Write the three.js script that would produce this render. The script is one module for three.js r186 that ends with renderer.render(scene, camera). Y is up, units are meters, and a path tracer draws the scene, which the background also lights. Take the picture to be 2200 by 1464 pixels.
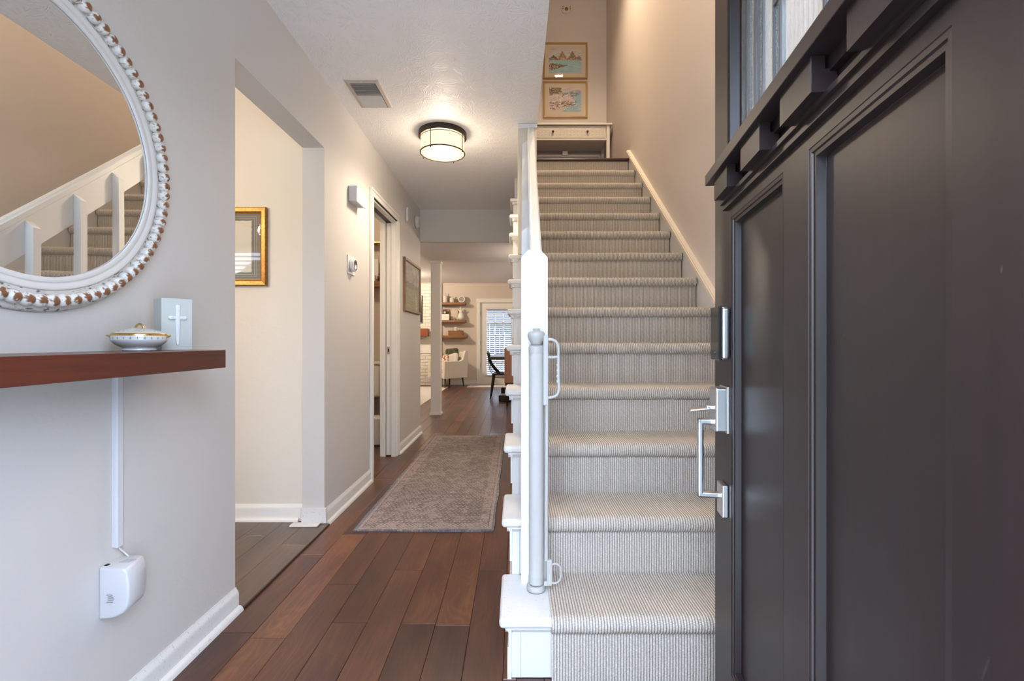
import * as THREE from 'three';
import { RoundedBoxGeometry } from 'three/addons/geometries/RoundedBoxGeometry.js';
import { mergeGeometries, mergeVertices, toCreasedNormals } from 'three/addons/utils/BufferGeometryUtils.js';
import { RectAreaLightUniformsLib } from 'three/addons/lights/RectAreaLightUniformsLib.js';

/* ------------------------------------------------ camera, sky, exposure ------------------------------------------------ */
RectAreaLightUniformsLib.init();
const scene = new THREE.Scene();
const F = 1020, VX = 1109, VY = 732.5;                       // focal length and vanishing point in photo pixels
const camera = new THREE.PerspectiveCamera(2 * Math.atan(732 / F) * 180 / Math.PI, 2200 / 1464, 0.03, 120);
camera.position.set(0, 1, 0);
camera.lookAt(0, 1, -1);
camera.setViewOffset(2200, 1464, 1100 - VX, 732 - VY, 2200, 1464);
camera.updateProjectionMatrix();
scene.add(camera);
const renderer = new THREE.WebGLRenderer();
renderer.toneMapping = THREE.LinearToneMapping;
renderer.toneMappingExposure = 1.1;
renderer.shadowMap.enabled = true;
scene.background = new THREE.Color().setRGB(0.72, 0.86, 1.10);   // overcast sky
scene.backgroundIntensity = 12.5;
const LAMP = { hall: 0.6, hallDown: 4.0, soffit: 2.6, upstairs: 20, foyer: 3.8, dining: 3.4, bath: 2.2, family: 10, nook: 6 };
const WARM = new THREE.Color().setRGB(1.0, 0.78, 0.54);
const WARM2 = new THREE.Color().setRGB(1.0, 0.82, 0.63);

/* ------------------------------------------------ helpers ------------------------------------------------ */
let seedState = 7;
const rnd = () => { seedState = (seedState * 1664525 + 1013904223) >>> 0; return seedState / 4294967296; };
const rr = (a, b) => a + (b - a) * rnd();
const pxX = (px, D) => (px - VX) * D / F;                     // photo column at a known distance -> metres
const pyY = (py, D) => 1 - (py - VY) * D / F;
const hash = (x, y, s) => { let h = Math.imul(x, 374761393) ^ Math.imul(y, 668265263) ^ Math.imul(s, 974634777); h = Math.imul(h ^ (h >>> 13), 1274126177); return ((h ^ (h >>> 16)) >>> 0) / 4294967296; };
function vnoise(x, y, px, py, s) {                            // value noise that tiles after px, py cells
  const xi = Math.floor(x), yi = Math.floor(y), fx = x - xi, fy = y - yi;
  const u = fx * fx * (3 - 2 * fx), v = fy * fy * (3 - 2 * fy);
  const m = (a, n) => ((a % n) + n) % n;
  const a = hash(m(xi, px), m(yi, py), s), b = hash(m(xi + 1, px), m(yi, py), s), c = hash(m(xi, px), m(yi + 1, py), s), d = hash(m(xi + 1, px), m(yi + 1, py), s);
  return a + (b - a) * u + (c - a) * v + (a - b - c + d) * u * v;
}
function fbm(u, v, fx, fy, oct, s) {
  let a = 0, w = 0.5, t = 0;
  for (let o = 0; o < oct; o++) { a += w * vnoise(u * fx, v * fy, fx, fy, s + o); t += w; w *= 0.5; fx *= 2; fy *= 2; }
  return a / t;
}
function dataTex(w, h, fn, srgb, rx = 1, ry = 1) {
  const d = new Uint8Array(w * h * 4);
  for (let y = 0; y < h; y++) for (let x = 0; x < w; x++) {
    const c = fn((x + 0.5) / w, (y + 0.5) / h), i = (y * w + x) * 4;
    for (let k = 0; k < 3; k++) d[i + k] = Math.max(0, Math.min(255, Math.round(255 * (Array.isArray(c) ? c[k] : c))));
    d[i + 3] = 255;
  }
  const t = new THREE.DataTexture(d, w, h);
  t.wrapS = t.wrapT = THREE.RepeatWrapping; t.magFilter = THREE.LinearFilter; t.minFilter = THREE.LinearMipmapLinearFilter; t.generateMipmaps = true;
  if (srgb) t.colorSpace = THREE.SRGBColorSpace;
  t.repeat.set(rx, ry); t.needsUpdate = true;
  return t;
}
function canvasTex(w, h, draw, srgb = true, rx = 1, ry = 1) {
  const c = document.createElement('canvas'); c.width = w; c.height = h;
  draw(c.getContext('2d'), w, h);
  const t = new THREE.CanvasTexture(c);
  t.wrapS = t.wrapT = THREE.RepeatWrapping;
  if (srgb) t.colorSpace = THREE.SRGBColorSpace;
  t.repeat.set(rx, ry);
  return t;
}
const lin = (r, g, b) => new THREE.Color().setRGB(r, g, b);
const mat = (color, roughness = 0.6, extra = {}) => new THREE.MeshStandardMaterial({ color, roughness, ...extra });
const phys = (color, roughness, extra = {}) => new THREE.MeshPhysicalMaterial({ color, roughness, ...extra });

function uvBox(g, w, h, d) {                                  // uv in metres on the six faces
  const uv = g.attributes.uv, s = [[d, h], [d, h], [w, d], [w, d], [w, h], [w, h]];
  for (let f = 0; f < 6; f++) for (let k = 0; k < 4; k++) uv.setXY(f * 4 + k, uv.getX(f * 4 + k) * s[f][0], uv.getY(f * 4 + k) * s[f][1]);
  return g;
}
// box from corner to corner; depth values are distances in front of the camera (z = -D)
function bx(x0, x1, y0, y1, D0, D1) {
  const w = x1 - x0, h = y1 - y0, d = D1 - D0;
  return uvBox(new THREE.BoxGeometry(w, h, d), w, h, d).translate((x0 + x1) / 2, (y0 + y1) / 2, -(D0 + D1) / 2);
}
function rbx(x0, x1, y0, y1, D0, D1, r = 0.004, seg = 2) {
  const w = x1 - x0, h = y1 - y0, d = D1 - D0;
  return new RoundedBoxGeometry(w, h, d, seg, Math.min(r, w / 2.01, h / 2.01, d / 2.01)).translate((x0 + x1) / 2, (y0 + y1) / 2, -(D0 + D1) / 2);
}
const cyl = (r0, r1, h, x, y, z, seg = 28, open = false) => new THREE.CylinderGeometry(r1, r0, h, seg, 1, open).translate(x, y + h / 2, z);   // r0 bottom, r1 top, base at y
const lathe = (pts, seg = 40) => new THREE.LatheGeometry(pts.map(([a, b]) => new THREE.Vector2(a, b)), seg);
const tube = (pts, r, seg = 40, rs = 10, closed = false) => new THREE.TubeGeometry(new THREE.CatmullRomCurve3(pts.map((p) => new THREE.Vector3(...p)), closed), seg, r, rs, closed);
function poly(pts) { const s = new THREE.Shape(); pts.forEach(([a, b], i) => (i ? s.lineTo(a, b) : s.moveTo(a, b))); s.closePath(); return s; }
function clean(g) {
  let o = g.index ? g.toNonIndexed() : g;
  if (o === g) o = g.clone();
  for (const k of Object.keys(o.attributes)) if (!['position', 'normal', 'uv', 'color'].includes(k)) o.deleteAttribute(k);
  o.morphAttributes = {}; o.clearGroups();
  if (!o.attributes.normal) o.computeVertexNormals();
  if (!o.attributes.uv) o.setAttribute('uv', new THREE.BufferAttribute(new Float32Array(o.attributes.position.count * 2), 2));
  return o;
}
function join(list) {
  const gs = (Array.isArray(list) ? list.flat() : [list]).map(clean);
  const col = gs.some((g) => g.attributes.color);
  for (const g of gs) if (!col) g.deleteAttribute('color');
  return gs.length > 1 ? mergeGeometries(gs) : gs[0];
}
// profile in (a, b) swept along +x from x0 to x1, a -> distance D, b -> height
function sweepX(prof, x0, x1, smooth = 0.7) {
  const g = new THREE.ExtrudeGeometry(poly(prof), { depth: x1 - x0, bevelEnabled: false, curveSegments: 4 });
  const m = new THREE.Matrix4().set(0, 0, 1, x0, 0, 1, 0, 0, -1, 0, 0, 0, 0, 0, 0, 1);
  g.applyMatrix4(m); return smooth ? toCreasedNormals(g, smooth) : g;
}
// profile in (x, y) swept along the depth from D0 to D1
function sweepD(prof, D0, D1, smooth = 0.6) {
  const g = new THREE.ExtrudeGeometry(poly(prof), { depth: D1 - D0, bevelEnabled: false, curveSegments: 4 }).translate(0, 0, -D1);
  return smooth ? toCreasedNormals(g, smooth) : g;
}
// mitred rectangular frame in the xy plane; profile = [[inset, z], ...] from outside to inside
function ringFrame(x0, y0, x1, y1, prof, closedProf = false) {
  const P = [], N = prof.length, uv = [];
  const c = (i) => { const [o, z] = prof[i % N]; return [[x0 + o, y0 + o, z], [x1 - o, y0 + o, z], [x1 - o, y1 - o, z], [x0 + o, y1 - o, z]]; };
  const n = closedProf ? N : N - 1;
  for (let i = 0; i < n; i++) {
    const A = c(i), B = c(i + 1);
    for (let k = 0; k < 4; k++) {
      const a = A[k], b = A[(k + 1) % 4], d = B[k], e = B[(k + 1) % 4];
      P.push(...a, ...b, ...e, ...a, ...e, ...d);
      const L = Math.hypot(b[0] - a[0], b[1] - a[1]), v0 = i * 0.02, v1 = v0 + 0.02;
      uv.push(0, v0, L, v0, L, v1, 0, v0, L, v1, 0, v1);
    }
  }
  const g = new THREE.BufferGeometry();
  g.setAttribute('position', new THREE.BufferAttribute(new Float32Array(P), 3));
  g.setAttribute('uv', new THREE.BufferAttribute(new Float32Array(uv), 2));
  g.computeVertexNormals();
  return g;
}
const taken = {};
function numbered(n) { taken[n] = (taken[n] ?? -1) + 1; return taken[n] ? `${n}_${String(taken[n]).padStart(3, '0')}` : n; }
function add(name, geos, material, parent) {
  const m = new THREE.Mesh(join(geos), material);
  m.name = parent ? name : numbered(name); m.castShadow = m.receiveShadow = true;
  (parent ?? scene).add(m); return m;
}
function share(name, geo, material, parent) { const m = new THREE.Mesh(geo, material); m.name = name; m.castShadow = m.receiveShadow = true; parent.add(m); return m; }
function tag(o, label, category, group, kind) { o.userData.label = label; o.userData.category = category; if (group) o.userData.group = group; if (kind) o.userData.kind = kind; return o; }
function thing(name, label, category, pos = [0, 0, 0], { turn = 0, group, kind } = {}) {
  const g = new THREE.Group(); g.name = numbered(name); g.position.set(...pos); g.rotation.y = turn; scene.add(g);
  return tag(g, label, category, group, kind);
}
const struct = (name, geos, m, label, category) => tag(add(name, geos, m), label, category, null, 'structure');

/* ------------------------------------------------ textures and materials ------------------------------------------------ */
const wallBump = dataTex(256, 256, (u, v) => 0.5 * fbm(u, v, 64, 64, 2, 3) + 0.5 * fbm(u, v, 16, 16, 2, 9), false, 2.2, 2.2);
const paintGreige = mat(lin(0.585, 0.56, 0.535), 0.62, { bumpMap: wallBump, bumpScale: 0.0006 });
const paintCream = mat(lin(0.70, 0.64, 0.555), 0.62, { bumpMap: wallBump, bumpScale: 0.0006 });
const paintTan = mat(lin(0.57, 0.49, 0.425), 0.65, { bumpMap: wallBump, bumpScale: 0.0006 });
const paintStair = mat(lin(0.66, 0.595, 0.55), 0.65, { bumpMap: wallBump, bumpScale: 0.0006 });
const trimWhite = mat(lin(0.68, 0.67, 0.66), 0.4);
const trimScuffed = mat(lin(1, 1, 1), 0.38, { map: dataTex(256, 256, (u, v) => { const n = fbm(u, v, 40, 90, 3, 41); const d = n > 0.775 ? 0.10 : 0; const b = 0.85 - d; return [b, b - 0.004 - d * 0.2, b - 0.012 - d * 0.4]; }, true, 2.6, 2.6) });
const railWhite = mat(lin(0.80, 0.80, 0.80), 0.4);
const casingWhite = mat(lin(0.74, 0.715, 0.675), 0.4);
const plasticWhite = mat(lin(0.62, 0.62, 0.65), 0.4);
const plasticGrey = mat(lin(0.46, 0.45, 0.435), 0.42);
const blackMetal = mat(lin(0.02, 0.019, 0.018), 0.4, { metalness: 0.6 });
const bronze = mat(lin(0.045, 0.034, 0.027), 0.42, { metalness: 0.55 });
const satinNickel = mat(lin(0.66, 0.66, 0.68), 0.3, { metalness: 1 });
const brass = mat(lin(0.72, 0.47, 0.16), 0.25, { metalness: 1 });
const darkGap = mat(lin(0.012, 0.011, 0.011), 0.9);
const glassPane = phys(lin(1, 1, 1), 0.02, { transmission: 1, thickness: 0, ior: 1.5 });

// stomped ceiling: raised brush strokes fanning out of many centres
const stomp = canvasTex(1024, 1024, (c, w, h) => {
  c.fillStyle = '#606060'; c.fillRect(0, 0, w, h); c.lineCap = 'round';
  seedState = 99;
  for (let k = 0; k < 121; k++) {
    const cx = ((k % 11) + rr(0.1, 0.9)) * w / 11, cy = (Math.floor(k / 11) + rr(0.1, 0.9)) * h / 11, R = rr(70, 105), a0 = rr(0, 6.28);
    for (let i = 0; i < 110; i++) {
      const a = a0 + i / 110 * 6.28 + rr(-0.05, 0.05), r0 = rr(0.12, 0.6) * R, r1 = r0 + rr(0.08, 0.3) * R, b = Math.floor(rr(120, 255));
      c.strokeStyle = `rgba(${b},${b},${b},${rr(0.45, 0.95)})`; c.lineWidth = rr(1.3, 2.8);
      const bend = rr(-0.12, 0.12);
      for (const ox of [-w, 0, w]) for (const oy of [-h, 0, h]) {
        if (cx + ox < -130 || cx + ox > w + 130 || cy + oy < -130 || cy + oy > h + 130) continue;
        c.beginPath(); c.moveTo(cx + ox + Math.cos(a) * r0, cy + oy + Math.sin(a) * r0); c.lineTo(cx + ox + Math.cos(a + bend) * r1, cy + oy + Math.sin(a + bend) * r1); c.stroke();
      }
    }
  }
}, false, 1 / 1.5, 1 / 1.5);
const ceilingMat = mat(lin(0.82, 0.81, 0.80), 0.48, { bumpMap: stomp, bumpScale: 0.0032 });

// hardwood: long wavy grain; u runs along the plank
function woodTex(base, dark, light, s, figure, w = 512, h = 256) {
  return dataTex(w, h, (u, v) => {
    const warp = fbm(u, v, 3, 4, 3, s) * figure;
    const ring = Math.sin((v * 9 + warp * 7 + fbm(u, v, 2, 6, 2, s + 5) * 3) * 6.283);
    const fine = fbm(u, v, 10, 128, 2, s + 11), blotch = fbm(u, v, 4, 5, 3, s + 17);
    const k = 0.5 + 0.10 * ring * (0.4 + blotch) + (fine - 0.5) * 0.55, t = Math.max(0, Math.min(1, k * 0.75 + (blotch - 0.5) * 0.9 + 0.1));
    const line = ring > 0.965 && blotch > 0.5 ? 0.3 : 0;
    return [0, 1, 2].map((i) => { const a = t < 0.5 ? dark[i] + (base[i] - dark[i]) * t * 2 : base[i] + (light[i] - base[i]) * (t - 0.5) * 2; return (a + (light[i] - a) * line) / 255; });
  }, true, 1 / 1.3, 1 / 0.52);
}
const floorTex = [woodTex([86, 53, 40], [64, 39, 31], [110, 70, 50], 21, 1.5), woodTex([96, 60, 43], [70, 43, 33], [124, 80, 54], 33, 2.2), woodTex([78, 49, 39], [56, 36, 30], [100, 65, 49], 47, 0.9)];
const floorMats = floorTex.flatMap((t) => [1.0, 0.86, 1.12].map((k) => mat(lin(k, k * 0.985, k * 0.97), 0.3, { map: t, bumpMap: t, bumpScale: 0.0005 })));
const diningTex = woodTex([92, 76, 64], [74, 60, 51], [110, 93, 79], 61, 0.8);
const diningMats = [0.9, 1.0, 1.1].map((k) => mat(lin(k, k, k), 0.32, { map: diningTex, bumpMap: diningTex, bumpScale: 0.0004 }));
const mahogany = phys(lin(0.46, 0.38, 0.34), 0.36, { map: woodTex([112, 47, 22], [74, 26, 14], [134, 64, 30], 77, 0.7), clearcoat: 0.3, clearcoatRoughness: 0.25 });
const shelfOak = mat(lin(1, 1, 1), 0.5, { map: woodTex([122, 82, 50], [92, 58, 34], [150, 106, 68], 83, 0.9) });
const frameWalnut = mat(lin(1, 1, 1), 0.5, { map: woodTex([124, 94, 70], [98, 72, 52], [146, 114, 88], 91, 0.5) });
const goldFrame = mat(lin(1, 1, 1), 0.35, { metalness: 0.55, map: dataTex(256, 64, (u, v) => { const n = fbm(u, v, 40, 12, 3, 15); const k = 0.75 + 0.5 * n; return [0.62 * k, 0.42 * k, 0.17 * k]; }, true, 4, 12) });
const oakFrame = mat(lin(0.40, 0.225, 0.075), 0.42, { metalness: 0.15 });
// espresso door stain: faint vertical grain, a few pale scuffs
const doorTex = canvasTex(1024, 1024, (c, w, h) => {
  const img = c.createImageData(w, h);
  for (let y = 0; y < h; y++) for (let x = 0; x < w; x++) {
    const u = x / w, v = y / h, n = fbm(u, v, 90, 5, 3, 201), b = fbm(u, v, 6, 4, 3, 207), k = 0.82 + 0.22 * n + 0.2 * (b - 0.5), i = (y * w + x) * 4, red = 6 * fbm(u, v, 20, 6, 2, 222);
    img.data[i] = (46 + red) * k; img.data[i + 1] = 35 * k; img.data[i + 2] = 33 * k; img.data[i + 3] = 255;
  }
  c.putImageData(img, 0, 0); seedState = 5; c.lineCap = 'round';
  for (let k = 0; k < 46; k++) { const x = rr(0, w), y = rr(0, h), a = rr(-0.6, 1.4), l = rr(1, 16); c.strokeStyle = `rgba(170,160,165,${rr(0.12, 0.4)})`; c.lineWidth = rr(0.8, 2); c.beginPath(); c.moveTo(x, y); c.lineTo(x + Math.cos(a) * l, y + Math.sin(a) * l); c.stroke(); }
});
const doorWood = mat(lin(0.47, 0.45, 0.50), 0.4, { map: doorTex });
// ribbed loop carpet: ribs 8.5 mm apart along u
const ribFn = (u, v) => { const r = Math.abs(Math.sin(u * 8 * Math.PI)), loop = 0.5 + 0.5 * Math.sin((v * 16 + (Math.floor(u * 8) % 2) * 0.5) * 6.283), n = fbm(u, v, 32, 32, 2, 71); return [r, loop, n]; };
const carpetMap = dataTex(256, 256, (u, v) => { const [r, l, n] = ribFn(u, v); const k = 0.50 + 0.33 * Math.pow(r, 0.7) + 0.08 * l * r + 0.2 * (n - 0.5); return [0.945 * k, 0.90 * k, 0.85 * k]; }, true, 1 / 0.068, 1 / 0.068);
const carpetBump = dataTex(256, 256, (u, v) => { const [r, l, n] = ribFn(u, v); return 0.55 * r + 0.25 * l * r + 0.2 * n; }, false, 1 / 0.068, 1 / 0.068);
const carpetMat = mat(lin(1, 1, 1), 0.95, { map: carpetMap, bumpMap: carpetBump, bumpScale: 0.003 });
const concrete = mat(lin(0.55, 0.54, 0.52), 0.9);
const lawn = mat(lin(0.12, 0.2, 0.06), 1);

/* ------------------------------------------------ the house shell ------------------------------------------------ */
const XW = -1.042, XWB = -1.162, CEIL = 2.42, UPF = 2.766, TOP = 5.2, XR = 1.112;
const R = 0.1976, G = 0.2483, D1 = 1.3816, ND = (i) => D1 + (i - 1) * G;      // stair rise, run, first nosing
const HALL_END = 5.16, BACK = 10.79, FAMC = 2.306, SOFF = 2.075;

struct('wall_left', [
  bx(XWB, XW, 0, CEIL, 0.31, 1.76), bx(XWB, XW, 2.05, CEIL, 1.76, 2.58), bx(XWB, XW, 0, CEIL, 2.58, 3.426), bx(XWB, XW, 2.036, CEIL, 3.426, 4.104),
  bx(XWB, -1.126, 0, CEIL, 4.104, HALL_END), bx(-1.078, XW, 0, CEIL, 4.104, HALL_END), bx(-1.126, -1.078, 2.036, CEIL, 4.104, HALL_END), bx(-1.126, -1.078, 0, 2.036, 4.86, HALL_END),
], paintGreige, 'greige painted hallway wall with the dining room opening and the round mirror', 'wall');
struct('wall_right', bx(XR, XR + 0.12, 0, TOP, 0.17, 5.97), paintStair, 'tall warm beige wall rising beside the carpeted stairs', 'wall');
struct('wall_front', [
  bx(-4.52, -3.4, 0, CEIL, 0.17, 0.31), bx(-3.4, -1.9, 0, 0.8, 0.17, 0.31), bx(-3.4, -1.9, 2.0, CEIL, 0.17, 0.31), bx(-1.9, -0.57, 0, CEIL, 0.17, 0.31),
  bx(-0.57, 0.44, 2.07, CEIL, 0.17, 0.31), bx(0.44, XR, 0, CEIL, 0.17, 0.31), bx(-1.3, XR, CEIL, TOP, 0.17, 0.31),
], paintGreige, 'front wall of the house around the open entrance', 'wall');
struct('wall_dining_back', bx(-4.4, XWB, 0, CEIL, 2.62, 2.74), paintCream, 'cream dining room wall with the gold framed picture', 'wall');
struct('wall_dining_left', bx(-4.52, -4.4, 0, CEIL, 0.31, BACK + 0.12), paintCream, 'far cream side wall of the dining and family rooms', 'wall');
struct('wall_bathroom_back', bx(-4.4, XWB, 0, CEIL, 5.04, HALL_END), paintTan, 'tan wall behind the toilet', 'wall');
struct('wall_bathroom_left', bx(-2.8, -2.7, 0, CEIL, 2.74, 5.04), paintTan, 'tan bathroom side wall', 'wall');
struct('wall_stair_left', [
  (() => { const p = [[3.118, 7.95 * R]]; for (let i = 8; i <= 11; i++) p.push([ND(i) + 0.02, i * R - 0.012], [ND(i + 1) + 0.02, i * R - 0.012]); p.push([ND(12) + 0.02, CEIL], [3.118, CEIL]); return sweepX(p, 0.012, 0.1345, 0); })(),
  bx(0, 0.139, CEIL + 0.001, TOP, 0.31, 4.7), bx(-1.3, 0, UPF, TOP, 4.6, 4.7),
], paintCream, 'pale wall end closing the upper half of the staircase below the ceiling', 'wall');
struct('wall_upstairs_back', bx(-1.3, XR, UPF - 0.04, TOP, 5.847, 5.97), paintStair, 'warm tan wall at the top of the stairs with two framed prints', 'wall');
struct('wall_upstairs_left', bx(-1.42, -1.3, CEIL + 0.31, TOP, 0.17, 5.97), paintStair, 'side wall of the upstairs landing', 'wall');
struct('wall_understairs', [bx(-0.014, 3.0, 0, SOFF, HALL_END, HALL_END + 0.12)], paintGreige, 'greige wall closing the space under the stairs', 'wall');
struct('wall_family_right', bx(3.0, 3.12, 0, CEIL, HALL_END, BACK + 0.12), paintTan, 'far side wall of the dining nook', 'wall');
struct('wall_family_back', [bx(-4.4, -0.83, 0, CEIL, BACK, BACK + 0.12), bx(-0.83, 0.06, 1.87, CEIL, BACK, BACK + 0.12), bx(0.06, 3.0, 0, CEIL, BACK, BACK + 0.12)], paintTan, 'tan family room wall with floating shelves and the glazed door', 'wall');
function ceilUV(o) { const u = o.attributes.uv, p = o.attributes.position; for (let i = 0; i < u.count; i++) u.setXY(i, p.getX(i) + 5, p.getZ(i) + 12 + p.getY(i)); return o; }   // one continuous texture round the vent opening
struct('ceiling', [bx(-4.4, 0.139, CEIL, CEIL + 0.31, 0.31, 2.608), bx(-4.4, 0.139, CEIL, CEIL + 0.31, 2.864, HALL_END), bx(-4.4, -0.917, CEIL, CEIL + 0.31, 2.608, 2.864), bx(-0.775, 0.139, CEIL, CEIL + 0.31, 2.608, 2.864)].map(ceilUV), ceilingMat, 'white stomp textured ceiling over the hallway', 'ceiling');
struct('ceiling_upstairs', bx(-1.42, XR + 0.12, TOP, TOP + 0.1, 0.17, 5.97), ceilingMat, 'ceiling above the stairwell', 'ceiling');
struct('ceiling_family', [bx(-4.4, 3.0, FAMC, FAMC + 0.2, 6.5, BACK), bx(-4.4, -1.19, FAMC, FAMC + 0.2, HALL_END, 6.5), bx(-1.19, 3.0, SOFF, FAMC + 0.2, HALL_END + 0.03, 6.5)], ceilingMat, 'textured family room ceiling with a dropped soffit', 'ceiling');
struct('trim_header', [bx(XWB, 0.139, SOFF - 0.003, CEIL, HALL_END - 0.02, HALL_END + 0.03)], paintGreige, 'greige dropped header across the end of the hallway', 'header');

/* floors: every plank is a piece */
function plankGeo(w, l) {
  const t = 0.012, b = 0.0016, x = w / 2, z = l / 2, P = [], U = [];
  const q = (a, c, d, e, ua) => { P.push(...a, ...c, ...d, ...a, ...d, ...e); U.push(...ua[0], ...ua[1], ...ua[2], ...ua[0], ...ua[2], ...ua[3]); };
  const T = [[-x + b, 0, z - b], [x - b, 0, z - b], [x - b, 0, -z + b], [-x + b, 0, -z + b]], M = [[-x, -b, z], [x, -b, z], [x, -b, -z], [-x, -b, -z]], B = M.map(([a, , c]) => [a, -t, c]);
  const o = rr(0, 3), p = rr(0, 2), uv = (v) => [o + v[2], p + v[0]];
  q(...T, T.map(uv));
  for (let k = 0; k < 4; k++) { const n = (k + 1) % 4; q(M[k], M[n], T[n], T[k], [M[k], M[n], T[n], T[k]].map(uv)); q(B[k], B[n], M[n], M[k], [M[k], M[n], M[n], M[k]].map(uv)); }
  const g = new THREE.BufferGeometry();
  g.setAttribute('position', new THREE.BufferAttribute(new Float32Array(P), 3)); g.setAttribute('uv', new THREE.BufferAttribute(new Float32Array(U), 2)); g.computeVertexNormals();
  return g;
}
function plankRow(parent, x0, x1, Da, Db, mats, y, lo, hi) {
  let d = Da - rr(0, lo);
  while (d < Db) {
    const l = rr(lo, hi), a = Math.max(d, Da), b = Math.min(d + l, Db);
    if (b - a > 0.03) { const m = share('plank', plankGeo(x1 - x0 - 0.0008, b - a - 0.0008), mats[Math.floor(rnd() * mats.length)], parent); m.position.set((x0 + x1) / 2, y, -(a + b) / 2); }
    d += l;
  }
}
seedState = 1234;
const subfloorMat = mat(lin(0.16, 0.10, 0.06), 0.9);
const floorG = thing('floor', 'reddish brown hardwood plank floor of the hallway and family room', 'floor', [0, 0, 0], { kind: 'structure' });
add('subfloor', [bx(XWB, 1.1, -0.12, -0.0125, 0.17, HALL_END), bx(-4.4, 3.0, -0.12, -0.0125, HALL_END, BACK + 0.12)], subfloorMat, floorG);
for (let k = -3; k < 9; k++) {                                 // hallway and on through to the back door
  const x0 = -0.897 + k * 0.1225, x1 = x0 + 0.1225;
  if (x1 < XW || x0 > 0) continue;
  plankRow(floorG, Math.max(x0, XW), Math.min(x1, 0), 0.2, HALL_END, floorMats, 0, 0.5, 1.25);
}
for (let k = 7; k < 17; k++) { const x0 = Math.max(0, -0.897 + k * 0.1225), x1 = Math.min(1.1, -0.897 + (k + 1) * 0.1225); plankRow(floorG, x0, x1, 0.2, 1.405, floorMats, 0, 0.6, 1.2); }
for (let k = -9; k < 16; k++) { const x0 = -0.897 + k * 0.1225; plankRow(floorG, x0, x0 + 0.1225, HALL_END, BACK, floorMats, 0, 0.8, 1.5); }
add('planking', [bx(-4.4, -1.9995, -0.0125, 0, HALL_END, BACK), bx(1.0630, 3.0, -0.0125, 0, HALL_END, BACK)], floorMats[0], floorG);
const floorD = thing('floor_dining', 'grey brown plank floor of the dining room, slightly raised above the hallway', 'floor', [0, 0, 0], { kind: 'structure' });
add('subfloor', bx(-4.4, XWB, -0.12, -0.004, 0.17, 2.62), subfloorMat, floorD);
for (let k = 0; k < 27; k++) { const x1 = -1.0155 - k * 0.125, x0 = x1 - 0.125; plankRow(floorD, x0, x1, k < 1 ? 1.77 : 0.31, k < 1 ? 2.575 : 2.62, diningMats, 0.010, 0.6, 1.3); }
add('edge_strip', bx(-1.0155, -1.011, -0.001, 0.0075, 1.77, 2.575), mat(lin(0.035, 0.016, 0.012), 0.5), floorD);
struct('floor_bathroom', bx(-2.7, XW - 0.001, -0.1, -0.0005, 2.74, 5.04), floorMats[2], 'dark wood floor of the bathroom', 'floor');
struct('floor_landing', [bx(-1.3, XR, UPF - 0.2, UPF - 0.004, 4.66, 5.847)], floorMats[4], 'wooden landing floor at the top of the stairs', 'floor');

/* baseboards */
const baseProf = (s) => [[0, 0], [0.013 * s, 0], [0.013 * s, 0.062], [0.010 * s, 0.072], [0.004 * s, 0.079], [0.003 * s, 0.085], [0, 0.085]];
const shoeProf = (s) => [[0, 0], [0.018 * s, 0], [0.017 * s, 0.007], [0.012 * s, 0.014], [0.005 * s, 0.018], [0, 0.0185]];
function baseboard(name, label, x, s, D0, D1b, extra = [], shoeExtra = []) {
  const g = thing(name, label, 'baseboard', [0, 0, 0], { kind: 'structure' });
  add('board', [sweepD(baseProf(s).map(([a, b]) => [x + a, b]), D0, D1b), ...extra], trimScuffed, g);
  add('shoe_moulding', [sweepD(shoeProf(s).map(([a, b]) => [x + 0.0131 * s + a, b]), D0, D1b), ...shoeExtra], trimScuffed, g);
  return g;
}
baseboard('baseboard_left_near', 'white baseboard with shoe moulding below the shelf and mirror', XW, 1, 0.31, 1.762);
baseboard('baseboard_left_middle', 'white baseboard between the dining room opening and the pocket door', XW, 1, 2.58, 3.368, [bx(XWB, XW + 0.013, 0.012, 0.092, 2.566, 2.5795)]);
baseboard('baseboard_left_far', 'white baseboard past the pocket door below the framed landscape', XW, 1, 4.162, HALL_END - 0.02, [bx(XWB, XW + 0.013, 0, 0.085, HALL_END, HALL_END + 0.012)]);
tag(add('trim_loose_piece', [(() => { const g = rbx(-1.205, -1.055, 0.0105, 0.019, 2.515, 2.565, 0.003); return g; })()], trimScuffed), 'short loose piece of cream shoe moulding lying at the dining room corner', 'moulding', null, 'structure');
{
  const g = thing('baseboard_dining', 'cream baseboard under the gold framed picture', 'baseboard', [0, 0, 0], { kind: 'structure' });
  add('board', sweepX(baseProf(1).map(([a, b]) => [2.62 - a, b * 1.05 + 0.010]), -4.4, XWB), casingWhite, g);
  add('shoe_moulding', sweepX(shoeProf(1).map(([a, b]) => [2.607 - a, b + 0.010]), -4.4, XWB - 0.03), casingWhite, g);
}
{
  const g = thing('baseboard_family', 'white baseboard under the floating shelves', 'baseboard', [0, 0, 0], { kind: 'structure' });
  add('board', [bx(-1.72, -0.905, 0, 0.10, BACK - 0.014, BACK), bx(0.14, 3.0, 0, 0.1, BACK - 0.014, BACK)], trimWhite, g);
}

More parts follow.
